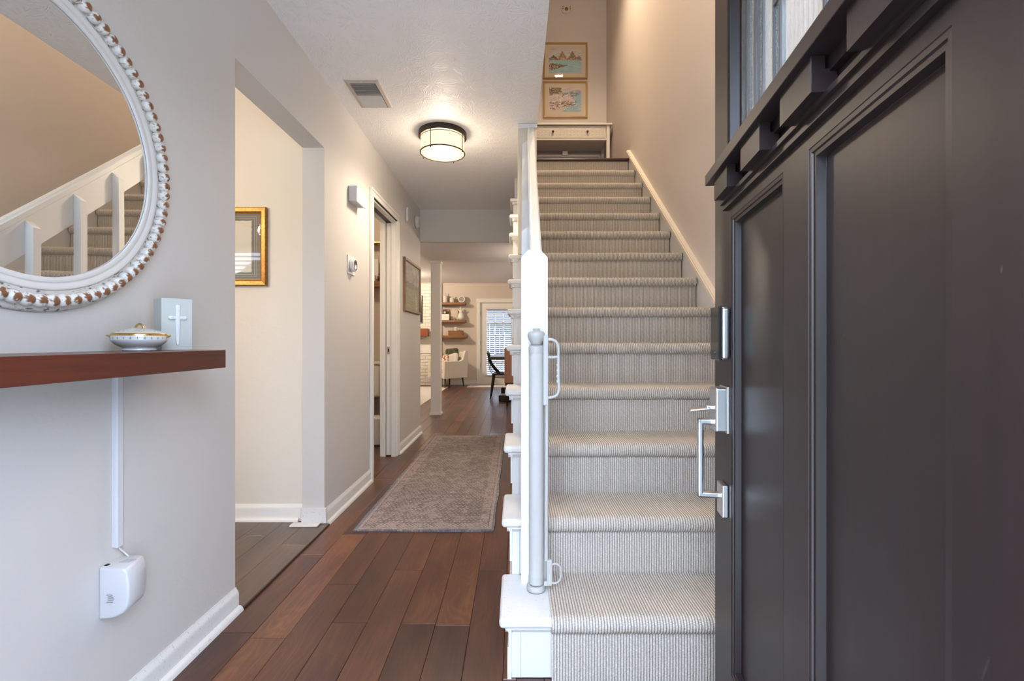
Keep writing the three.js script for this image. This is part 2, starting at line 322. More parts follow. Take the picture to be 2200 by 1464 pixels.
/* pocket door of the bathroom, casing and jambs */
{
  const g = thing('trim_1', 'white moulded casing around the bathroom pocket door', 'casing', [0, 0, 0], { kind: 'structure' });
  const post = (D0, D1b, inner) => [rbx(XW, XW + 0.018, 0, 2.036 + 0.0, D0, D1b, 0.004), rbx(XW, XW + 0.023, 0, 2.0365, inner ? D1b - 0.02 : D0 - 0.001, inner ? D1b + 0.001 : D0 + 0.02, 0.006)];
  add('casing_post', post(3.368, 3.426, false), casingWhite, g);
  add('casing_post', post(4.104, 4.162, true), casingWhite, g);
  add('casing_head', [rbx(XW, XW + 0.018, 2.036, 2.094, 3.368, 4.162, 0.004), rbx(XW, XW + 0.023, 2.074, 2.095, 3.367, 4.163, 0.006), rbx(XW, XW + 0.021, 2.036, 2.046, 3.40, 4.13, 0.004)], casingWhite, g);
  add('jamb', [bx(XWB - 0.004, XW + 0.002, 0, 2.03, 3.426, 3.436)], casingWhite, g);
  add('jamb', [bx(XWB - 0.012, -1.1265, 0, 2.03, 4.092, 4.104)], casingWhite, g);
  add('jamb', [bx(-1.0775, XW + 0.002, 0, 2.03, 4.092, 4.104)], casingWhite, g);
  add('head_jamb', [bx(XWB - 0.004, -1.1265, 2.02, 2.036, 3.436, 4.092), bx(-1.0775, XW + 0.002, 2.02, 2.036, 3.436, 4.092)], casingWhite, g);
  add('track', bx(-1.12, -1.084, 2.024, 2.0355, 3.436, 4.10), mat(lin(0.06, 0.06, 0.065), 0.5, { metalness: 0.5 }), g);
  const d = thing('door_2', 'cream pocket door slid back into the wall beside the bathroom', 'door', [0, 0, 0], { kind: 'structure' });
  add('leaf', rbx(-1.1215, -1.0825, 0.012, 2.02, 4.097, 4.85, 0.003), casingWhite, d);
  const l = add('latch_plate', rbx(-1.113, -1.091, 0.885, 0.95, 4.0945, 4.099, 0.001), satinNickel, d); l.userData.label = 'nickel latch plate on the door edge';
  add('latch_hole', bx(-1.107, -1.097, 0.903, 0.93, 4.0938, 4.096), darkGap, d);
}

/* ------------------------------------------------ staircase ------------------------------------------------ */
{
  const g = thing('staircase', 'straight staircase with painted white treads and a grey beige ribbed carpet', 'staircase', [0, 0, 0]);
  // closed side under the treads
  const side = [[D1 + 0.028, 0]];
  for (let i = 1; i <= 11; i++) side.push([ND(i) + 0.028, i * R - 0.04], [ND(i + 1) + 0.028, i * R - 0.04]);
  side.push([ND(12) + 0.028, CEIL - 0.001], [HALL_END - 0.021, CEIL - 0.001], [HALL_END - 0.021, 0]);
  add('stringer', sweepX(side, -0.014, 0.0118, 0), trimWhite, g);
  add('stringer_base', [sweepX([[D1 + 0.02, 0], [D1 + 0.02, 0.02], [D1 + 0.05, 0.075], [HALL_END - 0.021, 0.075], [HALL_END - 0.021, 0]], -0.026, -0.0142, 0)], trimWhite, g);
  const X0 = 0.104, X1 = 1.088;
  for (let i = 1; i <= 14; i++) {
    const D = ND(i), y = i * R, left = i <= 11 ? -0.05 : 0.0125;
    if (i < 14) {
      add('tread', [rbx(left, XR - 0.012, y - 0.04, y - 0.010, D, D + G + 0.03, 0.012, 3)], trimScuffed, g);
      const cove = (a) => [[0, 0], [0, -0.020], [0.005 * a, -0.019], [0.009 * a, -0.013], [0.012 * a, -0.008], [0.018 * a, -0.006], [0.018 * a, 0]];
      if (i <= 11) {
        add('cove_moulding', [sweepX(cove(-1).map(([a, b]) => [D + 0.028 + a, y - 0.04 + b]), -0.032, i < 8 ? X0 : 0.012), sweepD(cove(-1).map(([a, b]) => [-0.0142 + a, y - 0.04 + b]), D + 0.012, Math.min(D + G + 0.02, HALL_END - 0.03))], trimWhite, g);
        const s = new THREE.Shape(); const dd = D + 0.03, yy = y - 0.061;                 // scrolled bracket on the stringer
        s.moveTo(dd, yy); s.lineTo(dd + 0.2, yy); s.bezierCurveTo(dd + 0.19, yy - 0.03, dd + 0.15, yy - 0.012, dd + 0.14, yy - 0.035); s.bezierCurveTo(dd + 0.11, yy - 0.075, dd + 0.08, yy - 0.03, dd + 0.06, yy - 0.06); s.bezierCurveTo(dd + 0.05, yy - 0.1, dd + 0.02, yy - 0.07, dd, yy - 0.105); s.closePath();
        const b = new THREE.ExtrudeGeometry(s, { depth: 0.008, bevelEnabled: false, curveSegments: 8 }).applyMatrix4(new THREE.Matrix4().set(0, 0, 1, -0.0225, 0, 1, 0, 0, -1, 0, 0, 0, 0, 0, 0, 1));
        add('bracket', b, trimWhite, g);
      }
    }
    add('riser', bx(0.0125, XR - 0.012, y - R + (i === 1 ? 0 : -0.012), i === 14 ? y - 0.023 : y - 0.04, D + 0.028, D + 0.045), trimWhite, g);
    // carpet: up the riser, round the nosing, back along the tread
    const path = [], nr = 0.027, top = y, rx = D + 0.008;
    path.push([rx, y - R + (i === 1 ? 0.001 : 0.0)]);
    path.push([rx - 0.001, y - R + 0.05], [rx - 0.0005, y - 2 * nr - 0.004]);
    for (let k = 0; k <= 12; k++) { const t = -Math.PI / 2 + (k / 12) * Math.PI; path.push([D + 0.012 - nr * 1.0 * Math.cos(t), top - nr + nr * Math.sin(t)]); }
    if (i < 14) path.push([D + 0.06, top - 0.001], [D + G * 0.5, top - 0.002], [D + G - 0.004, top], [D + G + 0.008, top + 0.004]);
    if (i === 14) { path.length = 2; path.push([rx, UPF - 0.02]); }
    const n = path.length, P = [], U = [], I = []; let L = 0;
    const segs = 24;
    for (let k = 0; k < n; k++) {
      if (k) L += Math.hypot(path[k][0] - path[k - 1][0], path[k][1] - path[k - 1][1]);
      for (let j = 0; j <= segs; j++) { const x = X0 + (X1 - X0) * j / segs, w = k > 2 ? 0.0016 * (fbm(j / segs, i / 14, 9, 14, 2, 5) - 0.5) * 2 : 0; P.push(x, path[k][1] + w, -path[k][0]); U.push(x, L + i * 0.37); }
    }
    for (let k = 0; k < n - 1; k++) for (let j = 0; j < segs; j++) { const a = k * (segs + 1) + j; I.push(a, a + 1, a + segs + 2, a, a + segs + 2, a + segs + 1); }
    // closed ends of the roll
    for (const sx of i < 14 ? [0, 1] : []) { const c0 = P.length / 3; P.push(sx ? X1 : X0, top - nr, -(D + 0.03)); U.push(0, 0); for (let k = 2; k < 16; k++) { P.push(sx ? X1 : X0, path[k][1], -path[k][0]); U.push(path[k][0], path[k][1]); } for (let k = 1; k < 14; k++) I.push(c0, sx ? c0 + k : c0 + k + 1, sx ? c0 + k + 1 : c0 + k); }
    const cg = new THREE.BufferGeometry(); cg.setAttribute('position', new THREE.BufferAttribute(new Float32Array(P), 3)); cg.setAttribute('uv', new THREE.BufferAttribute(new Float32Array(U), 2)); cg.setIndex(I); cg.computeVertexNormals();
    add('stair_carpet', cg, carpetMat, g);
  }
  add('landing_nosing', rbx(0.14, XR - 0.02, UPF - 0.022, UPF + 0.003, 4.588, 4.70, 0.009, 3), mat(lin(0.035, 0.012, 0.009), 0.3), g);
  // skirt board and its moulding along the wall
  const sl = R / G, at = (D, up) => [D, (D - D1) * sl + R + up];
  add('skirt_board', sweepX([[1.32, 0], [1.32, R + 0.03], at(1.40, 0.065), at(4.62, 0.065), [4.62, UPF - 0.2], [4.5, 2.2], [1.9, 0]], 1.094, XR, 0), trimWhite, g).userData.label = 'white skirt board along the wall side of the steps';
  add('skirt_moulding', [sweepX([at(1.40, 0.035), at(1.40, 0.078), at(4.63, 0.078), at(4.63, 0.035)], 1.080, XR, 0), sweepX([at(1.40, 0.048), at(1.40, 0.070), at(4.635, 0.070), at(4.635, 0.048)], 1.074, XR, 0)], mat(lin(0.74, 0.66, 0.56), 0.4), g);
}
/* railing */
{
  const g = thing('stair_railing', 'white stair railing with a thick square newel post and slim square balusters', 'railing', [0, 0, 0]);
  const post = (x0, x1, Da, Db, y0, y1, bev, topIn) => {                     // square post with a bevelled top
    const P = [[x0, y0, Da], [x1, y0, Da], [x1, y0, Db], [x0, y0, Db], [x0, y1, Da], [x1, y1, Da], [x1, y1, Db], [x0, y1, Db], [x0 + topIn, y1 + bev, Da + topIn], [x1 - topIn, y1 + bev, Da + topIn], [x1 - topIn, y1 + bev, Db - topIn], [x0 + topIn, y1 + bev, Db - topIn]].map(([a, b, c]) => [a, b, -c]);
    const Q = [[0, 1, 5, 4], [1, 2, 6, 5], [2, 3, 7, 6], [3, 0, 4, 7], [4, 5, 9, 8], [5, 6, 10, 9], [6, 7, 11, 10], [7, 4, 8, 11], [8, 9, 10, 11], [3, 2, 1, 0]], V = [];
    for (const [a, b, c, d] of Q) V.push(...P[a], ...P[b], ...P[c], ...P[a], ...P[c], ...P[d]);
    const o = new THREE.BufferGeometry(); o.setAttribute('position', new THREE.BufferAttribute(new Float32Array(V), 3)); o.computeVertexNormals(); return o;
  };
  add('newel_post', post(0.017, 0.1055, 1.588, 1.6765, R - 0.0105, 1.279, 0.030, 0.024), railWhite, g);
  // handrail: a tall board on edge, running from the newel up to the ceiling
  const xa = 0.056, xb = 0.078, th = 0.038, Da = 1.672, Db = 3.117, top = (D) => 2.405 - 0.79 * (Db - D), H = 0.205;
  const V = []; const quad = (a, b, c, d) => V.push(...a, ...b, ...c, ...a, ...c, ...d);
  const pt = (D, dx, dy) => [xa + (xb - xa) * (D - Da) / (Db - Da) + dx, top(D) + dy, -D];
  const sec = (D) => [pt(D, 0, -H), pt(D, th, -H), pt(D, th, -0.006), pt(D, th - 0.006, 0), pt(D, 0.006, 0), pt(D, -0.0, -0.01), pt(D, -0.006, -0.014), pt(D, -0.006, -0.04), pt(D, 0, -0.046)];
  const A = sec(Da), B = sec(Db);
  for (let k = 0; k < A.length; k++) { const n = (k + 1) % A.length; quad(A[n], A[k], B[k], B[n]); }
  for (let k = 1; k < A.length - 1; k++) { V.push(...A[0], ...A[k], ...A[k + 1], ...B[0], ...B[k + 1], ...B[k]); }
  const hg = new THREE.BufferGeometry(); hg.setAttribute('position', new THREE.BufferAttribute(new Float32Array(V), 3)); hg.computeVertexNormals();
  add('handrail', hg, railWhite, g);
  // balusters nailed to the hall side of the board, tops cut at a slant
  for (let i = 3; i <= 8; i++) {
    const Dn = ND(i - 1) + 0.165, x1 = xa + (xb - xa) * (Dn - Da) / (Db - Da) - 0.0005, x0 = x1 - 0.038, y0 = (i - 1) * R - 0.0105, yt = top(Dn) - 0.085;
    const s = [[x0, y0], [x1, y0], [x1, yt + 0.03], [x0, yt]];
    add('baluster', sweepD(s, Dn, Dn + 0.038, 0), railWhite, g);
  }
  add('ceiling_cap', rbx(0.010, 0.1365, CEIL - 0.026, CEIL - 0.001, 3.100, 3.1178, 0.003), railWhite, g);
}

function flipZ(r) { r.scale(1, 1, -1); const ix = r.attributes.position; for (let i = 0; i < ix.count; i += 3) { const x = ix.getX(i), y = ix.getY(i), z = ix.getZ(i); ix.setXYZ(i, ix.getX(i + 1), ix.getY(i + 1), ix.getZ(i + 1)); ix.setXYZ(i + 1, x, y, z); } r.computeVertexNormals(); return r; }
/* ------------------------------------------------ front door, swung open on the right ------------------------------------------------ */
{
  const g = thing('door_1', 'dark espresso front door standing open, with leaded glass and a dentil shelf', 'door', [0.363, 0, -0.297], { turn: Math.atan2(0.988, 0.153), kind: 'structure' });
  const W = 0.914, T = -0.045, dw = (x0, x1, y0, y1, p0, p1) => { const o = bx(x0, x1, y0, y1, p0, p1), u = o.attributes.uv, p = o.attributes.position; for (let i = 0; i < u.count; i++) u.setXY(i, p.getX(i) + p.getZ(i), p.getY(i) * 0.5); return o; };
  add('stile', dw(0, 0.12, 0.02, 2.05, T, 0), doorWood, g); add('stile', dw(0.776, W, 0.02, 2.05, T, 0), doorWood, g);
  add('mullion', dw(0.397, 0.488, 0.25, 1.277, T, -0.0002), doorWood, g);
  add('rail', dw(0.12, 0.776, 0.02, 0.25, T, -0.0002), doorWood, g); add('rail', dw(0.12, 0.776, 1.277, 1.40, T, -0.0002), doorWood, g); add('rail', dw(0.12, 0.776, 1.90, 2.05, T, -0.0002), doorWood, g);
  for (const [a, b] of [[0.12, 0.397], [0.488, 0.776]]) {
    const p = add('panel', dw(a, b, 0.25, 1.277, T + 0.01, -0.017), doorWood, g);
    const r = ringFrame(a, 0.25, b, 1.277, [[0, 0.0], [0.001, -0.0012], [0.007, -0.0016], [0.008, -0.004], [0.0145, -0.0045], [0.0165, -0.0165], [0.017, -0.017]]); flipZ(r);
    add('panel_moulding', r, doorWood, p);
  }
  // shelf: cornice board, four stepped dentil blocks, bed moulding
  const sh = add('shelf_board', [rbx(0.075, 0.832, 1.366, 1.391, 0, 0.043, 0.0015), dw(0.09, 0.82, 1.345, 1.366, 0, 0.011)], doorWood, g);
  for (const s of [0.125, 0.312, 0.499, 0.69]) {
    const pr = poly([[0, 1.320], [0.032, 1.320], [0.032, 1.3655], [0.016, 1.3655], [0.016, 1.348], [0.002, 1.348]]);
    const o = new THREE.ExtrudeGeometry(pr, { depth: 0.1, bevelEnabled: true, bevelSize: 0.0008, bevelThickness: 0.0008, bevelSegments: 1 }).applyMatrix4(new THREE.Matrix4().set(0, 0, 1, s, 0, 1, 0, 0, -1, 0, 0, 0, 0, 0, 0, 1));
    add('dentil', toCreasedNormals(o, 0.5), doorWood, sh);
  }
  add('bed_moulding', [dw(0.10, 0.81, 1.300, 1.312, 0, 0.010), dw(0.10, 0.81, 1.312, 1.320, 0, 0.016)], doorWood, sh);
  // leaded glass
  const gx0 = 0.14, gx1 = 0.758, gy0 = 1.40, gy1 = 1.885;
  const gf = ringFrame(0.118, 1.38, 0.778, 1.905, [[0, 0.004], [0.006, 0.009], [0.012, 0.004], [0.014, 0.006], [0.022, -0.012]]); flipZ(gf);
  add('glazing_frame', gf, doorWood, g);
  const cameMat = mat(lin(0.20, 0.20, 0.215), 0.4, { metalness: 0.8 });
  const seedy = dataTex(128, 128, (u, v) => Math.pow(fbm(u, v, 24, 24, 2, 401), 1.2), false, 14, 14);
  const clear = phys(lin(0.97, 0.98, 0.97), 0.03, { transmission: 0.9, thickness: 0 });
  const hammered = phys(lin(0.86, 0.88, 0.84), 0.16, { transmission: 0.75, thickness: 0, bumpMap: seedy, bumpScale: 0.01 });
  const satin = phys(lin(0.80, 0.80, 0.74), 0.5, { transmission: 0.5, thickness: 0, bumpMap: seedy, bumpScale: 0.001 });
  const cols = [gx0, 0.208, 0.249, 0.269, 0.298, 0.349, 0.378, 0.536, 0.565, 0.616, 0.645, 0.665, 0.706, gx1];
  const kinds = [hammered, hammered, clear, hammered, satin, hammered, null, hammered, satin, hammered, clear, hammered, clear];
  const lead = add('lead_came', [cols.slice(1, -1).map((x) => bx(x - 0.0025, x + 0.0025, gy0, gy1, -0.022, -0.012)), bx(gx0, gx1, 1.437, 1.442, -0.022, -0.012), bx(0.208, 0.706, 1.458, 1.463, -0.022, -0.012), bx(0.349, 0.565, 1.60, 1.606, -0.022, -0.012), bx(gx0, gx1, 1.845, 1.85, -0.022, -0.012)], cameMat, g);
  kinds.forEach((m, i) => {
    const a = cols[i] + 0.0026, b = cols[i + 1] - 0.0026;
    if (m) add('glass_piece', bx(a, b, gy0 + 0.001, gy1, -0.019, -0.016), m, g);
    else { const n = 9; for (let k = 0; k < n; k++) { const x0 = a + (b - a) * k / n, x1 = a + (b - a) * (k + 1) / n, xm = (x0 + x1) / 2; add('reeded_glass', sweepLocal([[x0, -0.019], [x1, -0.019], [x1, -0.0165], [xm, -0.012], [x0, -0.0165]], gy0 + 0.001, gy1), clear, g); } }
  });
  function sweepLocal(pr, y0, y1) { const o = new THREE.ExtrudeGeometry(poly(pr), { depth: y1 - y0, bevelEnabled: false }); o.applyMatrix4(new THREE.Matrix4().set(1, 0, 0, 0, 0, 0, 1, y0, 0, -1, 0, 0, 0, 0, 0, 1)); return o; }
  // keypad lock, thumb plate and pull
  const k = add('keypad_lock', [rbx(0.780, 0.856, 0.957, 1.077, 0, 0.020, 0.008, 3)], satinNickel, g); k.userData.label = 'satin nickel keypad lock with a black touch face';
  add('touch_face', rbx(0.779, 0.857, 0.955, 1.079, 0.0185, 0.0255, 0.0115, 4), mat(lin(0.012, 0.012, 0.014), 0.12), k);
  add('key_cylinder', cyl(0.006, 0.006, 0.002, 0, 0, 0, 16).rotateX(-Math.PI / 2).translate(0.818, 0.972, -0.0245), mat(lin(0.1, 0.1, 0.11), 0.3, { metalness: 0.8 }), k);
  const h = add('handle_plate', [rbx(0.785, 0.852, 0.788, 0.895, 0, 0.006, 0.002), rbx(0.789, 0.848, 0.791, 0.892, 0.005, 0.030, 0.005, 3)], satinNickel, g); h.userData.label = 'satin nickel handle plate with thumb lever';
  add('thumb_lever', [rbx(0.813, 0.825, 0.839, 0.849, 0.028, 0.044, 0.003), (() => { const o = rbx(-0.016, 0.016, -0.0025, 0.0025, 0, 0.045, 0.0024); o.rotateX(-0.12); return o.translate(0.819, 0.842, -0.038); })()], satinNickel, h);
  const sq = (pts) => { const out = []; for (let i = 0; i < pts.length - 1; i++) { const [a, b] = [pts[i], pts[i + 1]]; out.push(rbx(0.811, 0.827, Math.min(a[1], b[1]) - 0.007, Math.max(a[1], b[1]) + 0.007, Math.min(a[0], b[0]) - 0.007, Math.max(a[0], b[0]) + 0.007, 0.005, 3)); } return out; };
  add('pull_handle', sq([[0.030, 0.811], [0.057, 0.811], [0.057, 0.640], [0.018, 0.640]]), satinNickel, g);
  add('pull_rosette', [rbx(0.795, 0.843, 0.594, 0.668, 0, 0.014, 0.003)], satinNickel, g);
  for (const y of [0.35, 1.05, 1.8]) add('hinge', cyl(0.007, 0.007, 0.09, -0.008, y, 0.02, 12), satinNickel, g);
}
struct('trim_door_frame', [bx(-0.57, -0.535, 0, 2.07, 0.15, 0.325), bx(-0.57, 0.44, 2.055, 2.07, 0.15, 0.325)], trimWhite, 'white frame of the entrance', 'door frame');

/* ------------------------------------------------ baby gate on the newel ------------------------------------------------ */
{
  const cx = pxX(1152.5, 1.535), cz = -1.548, y0 = R - 0.0098;
  const g = thing('baby_gate', 'rolled up grey retractable baby gate fixed to the newel post', 'baby gate', [cx, 0, cz]);
  add('foot', [lathe([[0, 0], [0.030, 0], [0.031, 0.006], [0.030, 0.016], [0.026, 0.02], [0, 0.02]]).translate(0, y0, 0)], plasticGrey, g);
  add('mesh_roll', [lathe([[0, 0.02], [0.0225, 0.02], [0.0235, 0.03], [0.0235, 0.79], [0.0215, 0.798], [0, 0.798]].map(([a, b]) => [a, b + y0]))],
    mat(lin(0.50, 0.485, 0.47), 0.7, { bumpMap: dataTex(64, 64, (u, v) => 0.5 + 0.25 * Math.sin(u * 50.26) + 0.25 * Math.sin(v * 50.26), false, 12, 60), bumpScale: 0.0002 }), g);
  for (const yy of [0.024, 0.77]) add('collar', lathe([[0.0236, 0], [0.0246, 0.001], [0.0246, 0.022], [0.0236, 0.023]].map(([a, b]) => [a, b + yy + y0])), plasticGrey, g);
  add('top_knob', lathe([[0, 0.798], [0.016, 0.798], [0.018, 0.806], [0.024, 0.815], [0.0285, 0.826], [0.028, 0.836], [0.023, 0.842], [0.012, 0.844], [0.011, 0.852], [0, 0.852]].map(([a, b]) => [a, b + y0])), plasticGrey, g);
  add('post_bracket', rbx(-0.012, 0.012, y0 + 0.80, y0 + 0.845, -0.0, 0.0395, 0.003), plasticGrey, g); add('post_bracket', rbx(-0.012, 0.012, y0 + 0.001, y0 + 0.03, 0, 0.0395, 0.003), plasticGrey, g);
  const Dg = 1.53, X = (px) => pxX(px, Dg) - cx, Y = (py) => pyY(py, Dg), z = 0.012;
  add('pull_bar', [rbx(X(1167), X(1178.5), Y(872), Y(721), -z - 0.007, -z + 0.008, 0.004, 3).translate(0, 0, 0), (() => { const a = new THREE.CylinderGeometry(0.0055, 0.0068, Y(870) - Y(1206), 14); return a.rotateZ(-0.004).translate(X(1174.5), (Y(870) + Y(1206)) / 2, z); })()], plasticGrey, g);
  const d = 0.0052;
  add('grip', [tube([[X(1176), Y(730.5), z], [X(1186), Y(730), z], [X(1195), Y(735), z], [X(1199.5), Y(745), z], [X(1200), Y(780), z], [X(1200.5), Y(815), z], [X(1201), Y(840), z], [X(1197), Y(849), z], [X(1188), Y(854), z], [X(1177), Y(856), z]], d, 60, 10), tube([[X(1176), Y(768.5), z], [X(1188), Y(768.5), z], [X(1200), Y(767), z]], d * 0.9, 10, 10), ...[785, 797, 809, 821].map((p) => new THREE.SphereGeometry(0.0052, 10, 8).scale(0.9, 1.2, 1).translate(X(1198.3), Y(p), z))], plasticGrey, g);
  add('bottom_latch', [rbx(X(1175), X(1186.5), Y(1258), Y(1205), -z - 0.008, -z + 0.007, 0.003), rbx(X(1168), X(1186), Y(1261), Y(1251), -z - 0.006, -z + 0.006, 0.003), tube([[X(1185), Y(1216), z], [X(1196), Y(1214), z], [X(1203), Y(1220), z], [X(1206), Y(1234), z], [X(1203), Y(1248), z], [X(1196), Y(1255), z], [X(1185), Y(1255), z]], 0.0036, 40, 8)], plasticGrey, g);
}

/* ------------------------------------------------ near left wall: mirror, shelf and what is on it ------------------------------------------------ */
const onWall = (D, y) => [XW, y, -D];            // parts built with local x = out of the wall after a quarter turn
{
  const g = thing('round_mirror', 'round wall mirror in a whitewashed frame of worn wooden beads', 'mirror', [XW, 1.447, -1.017]);
  const q = (o) => o.rotateZ(-Math.PI / 2);        // lathe axis y -> out of the wall (+x)
  const distress = dataTex(512, 64, (u, v) => { const n = fbm(u, v, 60, 10, 3, 61), l = fbm(u, v, 26, 30, 2, 67); const b = n > 0.70 ? 0.42 : l > 0.76 ? 0.6 : 0.81; return [b, b * 0.975, b * 0.94]; }, true, 3, 1);
  add('mirror_glass', q(lathe([[0, 0.012], [0.318, 0.012], [0.318, 0.008], [0, 0.008]], 96)), mat(lin(0.80, 0.80, 0.79), 0.0, { metalness: 1 }), g);
  add('frame', q(lathe([[0.325, 0.001], [0.383, 0.001], [0.3845, 0.006], [0.378, 0.012], [0.345, 0.014], [0.34, 0.018], [0.335, 0.016], [0.325, 0.012]], 120)), mat(lin(1, 1, 1), 0.7, { map: distress }), g);
  const rim = add('inner_rim', q(lathe([[0.308, 0.0125], [0.308, 0.0165], [0.310, 0.0185], [0.319, 0.019], [0.320, 0.0165], [0.3225, 0.0165], [0.324, 0.021], [0.334, 0.022], [0.337, 0.020], [0.338, 0.014]], 120)), mat(lin(0.64, 0.61, 0.58), 0.5), g);
  const N = 84;
  const beads = [0, 1, 2, 3, 4].map((s) => {                    // paint worn off the crown, with a ragged edge
    const o = new THREE.SphereGeometry(0.0148, 28, 20), p = o.attributes.position, c = [];
    for (let i = 0; i < p.count; i++) {
      const x = p.getX(i) / 0.0148, y = p.getY(i) / 0.0148, z = p.getZ(i) / 0.0148;
      const n = vnoise(y * 3.2 + 20 + s * 5, z * 3.2 + 20, 90, 90, 300 + s) - 0.5 + 0.28 * (vnoise(y * 9 + 40, z * 9 + 30 + s * 3, 90, 90, 320 + s) - 0.5);
      const worn = x > 0.80 + n * 0.5 ? 1 : 0, side = vnoise(y * 7 + 30, z * 7 + 50, 90, 90, 340 + s) > 0.82 ? 1 : 0;
      const col = worn ? [0.20, 0.082, 0.034] : side ? [0.40, 0.31, 0.24] : [0.68, 0.655, 0.62];
      c.push(...col);
    }
    o.setAttribute('color', new THREE.BufferAttribute(new Float32Array(c), 3)); return o;
  });
  const beadMat = mat(lin(1, 1, 1), 0.42, { vertexColors: true });
  for (let k = 0; k < N; k++) { const a = k / N * 2 * Math.PI, m = share('bead', beads[k % 5], beadMat, g); m.position.set(0.020, Math.cos(a) * 0.3605, Math.sin(a) * 0.3605); m.rotation.x = k * 2.4; }
}
{
  const s = tag(add('wall_shelf', [rbx(XW + 0.0005, -0.842, 0.922, 0.974, 0.36, 1.377, 0.0015)], mahogany), 'glossy mahogany floating shelf below the round mirror', 'shelf');
  const u = s.geometry.attributes.uv, p = s.geometry.attributes.position; for (let i = 0; i < u.count; i++) u.setXY(i, -p.getZ(i), p.getY(i) * 1.5 + p.getX(i) * 1.2);
}
{
  // porcelain dish
  const g = thing('porcelain_dish', 'small lidded white porcelain dish with gold trim and floral lid on the shelf', 'dish', [-0.948, 0.974, -1.195]);
  g.scale.setScalar(0.86);
  const china = phys(lin(0.60, 0.60, 0.61), 0.12, { clearcoat: 0.6 });
  const band = phys(lin(1, 1, 1), 0.12, { clearcoat: 0.6, map: canvasTex(1024, 64, (c, w, h) => { c.fillStyle = '#cbcbcc'; c.fillRect(0, 0, w, h); c.strokeStyle = '#3c3526'; c.lineWidth = 2.5; for (let k = 0; k < 26; k++) { const x = (k + 0.5) * w / 26; c.beginPath(); c.moveTo(x, 12); c.lineTo(x, 54); c.moveTo(x - 8, 32); c.lineTo(x + 8, 32); c.moveTo(x - 5, 46); c.lineTo(x + 5, 46); c.stroke(); for (const d of [-14, -9, 9, 14]) { c.beginPath(); c.arc(x + d, 18 + Math.abs(d) * 0.3, 1.8, 0, 6.3); c.fillStyle = '#3c3526'; c.fill(); } } }) });
  add('bowl', [lathe([[0.0, 0.0], [0.040, 0.0], [0.0405, 0.006], [0.037, 0.009], [0.046, 0.013], [0.058, 0.020], [0.0655, 0.028], [0.0675, 0.0325]])], china, g);
  add('printed_band', lathe([[0.0675, 0.0325], [0.0685, 0.038], [0.0675, 0.0445]]), band, g);
  const rim = add('gold_rim', lathe([[0.0675, 0.0445], [0.066, 0.0475], [0.067, 0.0495], [0.064, 0.052]]), brass, g); rim.userData.label = 'gold rim of the dish';
  const floral = canvasTex(512, 128, (c, w, h) => { c.fillStyle = '#c6c5c2'; c.fillRect(0, 0, w, h); seedState = 31; for (let k = 0; k < 90; k++) { c.fillStyle = ['#7d9a6e', '#9a6f86', '#b98c5c', '#c9b183', '#8c8f9c'][k % 5]; c.globalAlpha = 0.7; c.beginPath(); c.ellipse(rr(0, w), rr(20, 96), rr(3, 9), rr(2, 5), rr(0, 3), 0, 6.3); c.fill(); } c.globalAlpha = 1; c.fillStyle = '#b98a35'; c.fillRect(0, 0, w, 5); c.fillRect(0, 100, w, 4); });
  const lid = add('lid', lathe([[0.0635, 0.052], [0.060, 0.0545], [0.045, 0.0605], [0.028, 0.0655], [0.012, 0.068], [0, 0.0685]]), phys(lin(1, 1, 1), 0.14, { map: floral, clearcoat: 0.6 }), g);
  add('lid_handle', tube([[-0.014, 0.066, 0], [-0.008, 0.075, 0], [0, 0.079, 0], [0.008, 0.075, 0], [0.014, 0.066, 0]], 0.0032, 24, 8), brass, lid);
  for (const s of [-1, 1]) { const h = add('side_handle', tube([[0.064 * s, 0.041, -0.018], [0.071 * s, 0.0445, -0.009], [0.073 * s, 0.0455, 0], [0.071 * s, 0.0445, 0.009], [0.064 * s, 0.041, 0.018]], 0.0028, 24, 8), brass, g); h.rotation.y = 0.55; }
}
{
  const g = thing('cross_plaque', 'white block plaque bearing a blown glass cross, standing on the shelf', 'plaque', [-0.952, 0.974, -1.318], { turn: 0.98 });
  add('block', rbx(-0.037, 0.037, 0, 0.142, -0.026, 0.026, 0.0015), mat(lin(0.50, 0.515, 0.49), 0.5), g);
  const glass = phys(lin(0.92, 0.94, 0.95), 0.04, { transmission: 0.35, thickness: 0, clearcoat: 1 });
  add('glass_cross', [lathe([[0, 0], [0.0030, 0.002], [0.0042, 0.012], [0.0058, 0.05], [0.0062, 0.075], [0.0052, 0.095], [0.0068, 0.105], [0.0062, 0.111], [0, 0.1135]].map(([a, b]) => [a, b + 0.013]), 20).scale(1, 1, 0.7).translate(0, 0, 0.0292), lathe([[0, -0.023], [0.0052, -0.021], [0.0062, -0.016], [0.0048, -0.006], [0.0042, 0], [0.0048, 0.006], [0.0062, 0.016], [0.0052, 0.021], [0, 0.023]], 20).rotateZ(Math.PI / 2).scale(1, 1, 0.7).translate(0, 0.089, 0.0298)], glass, g);
}
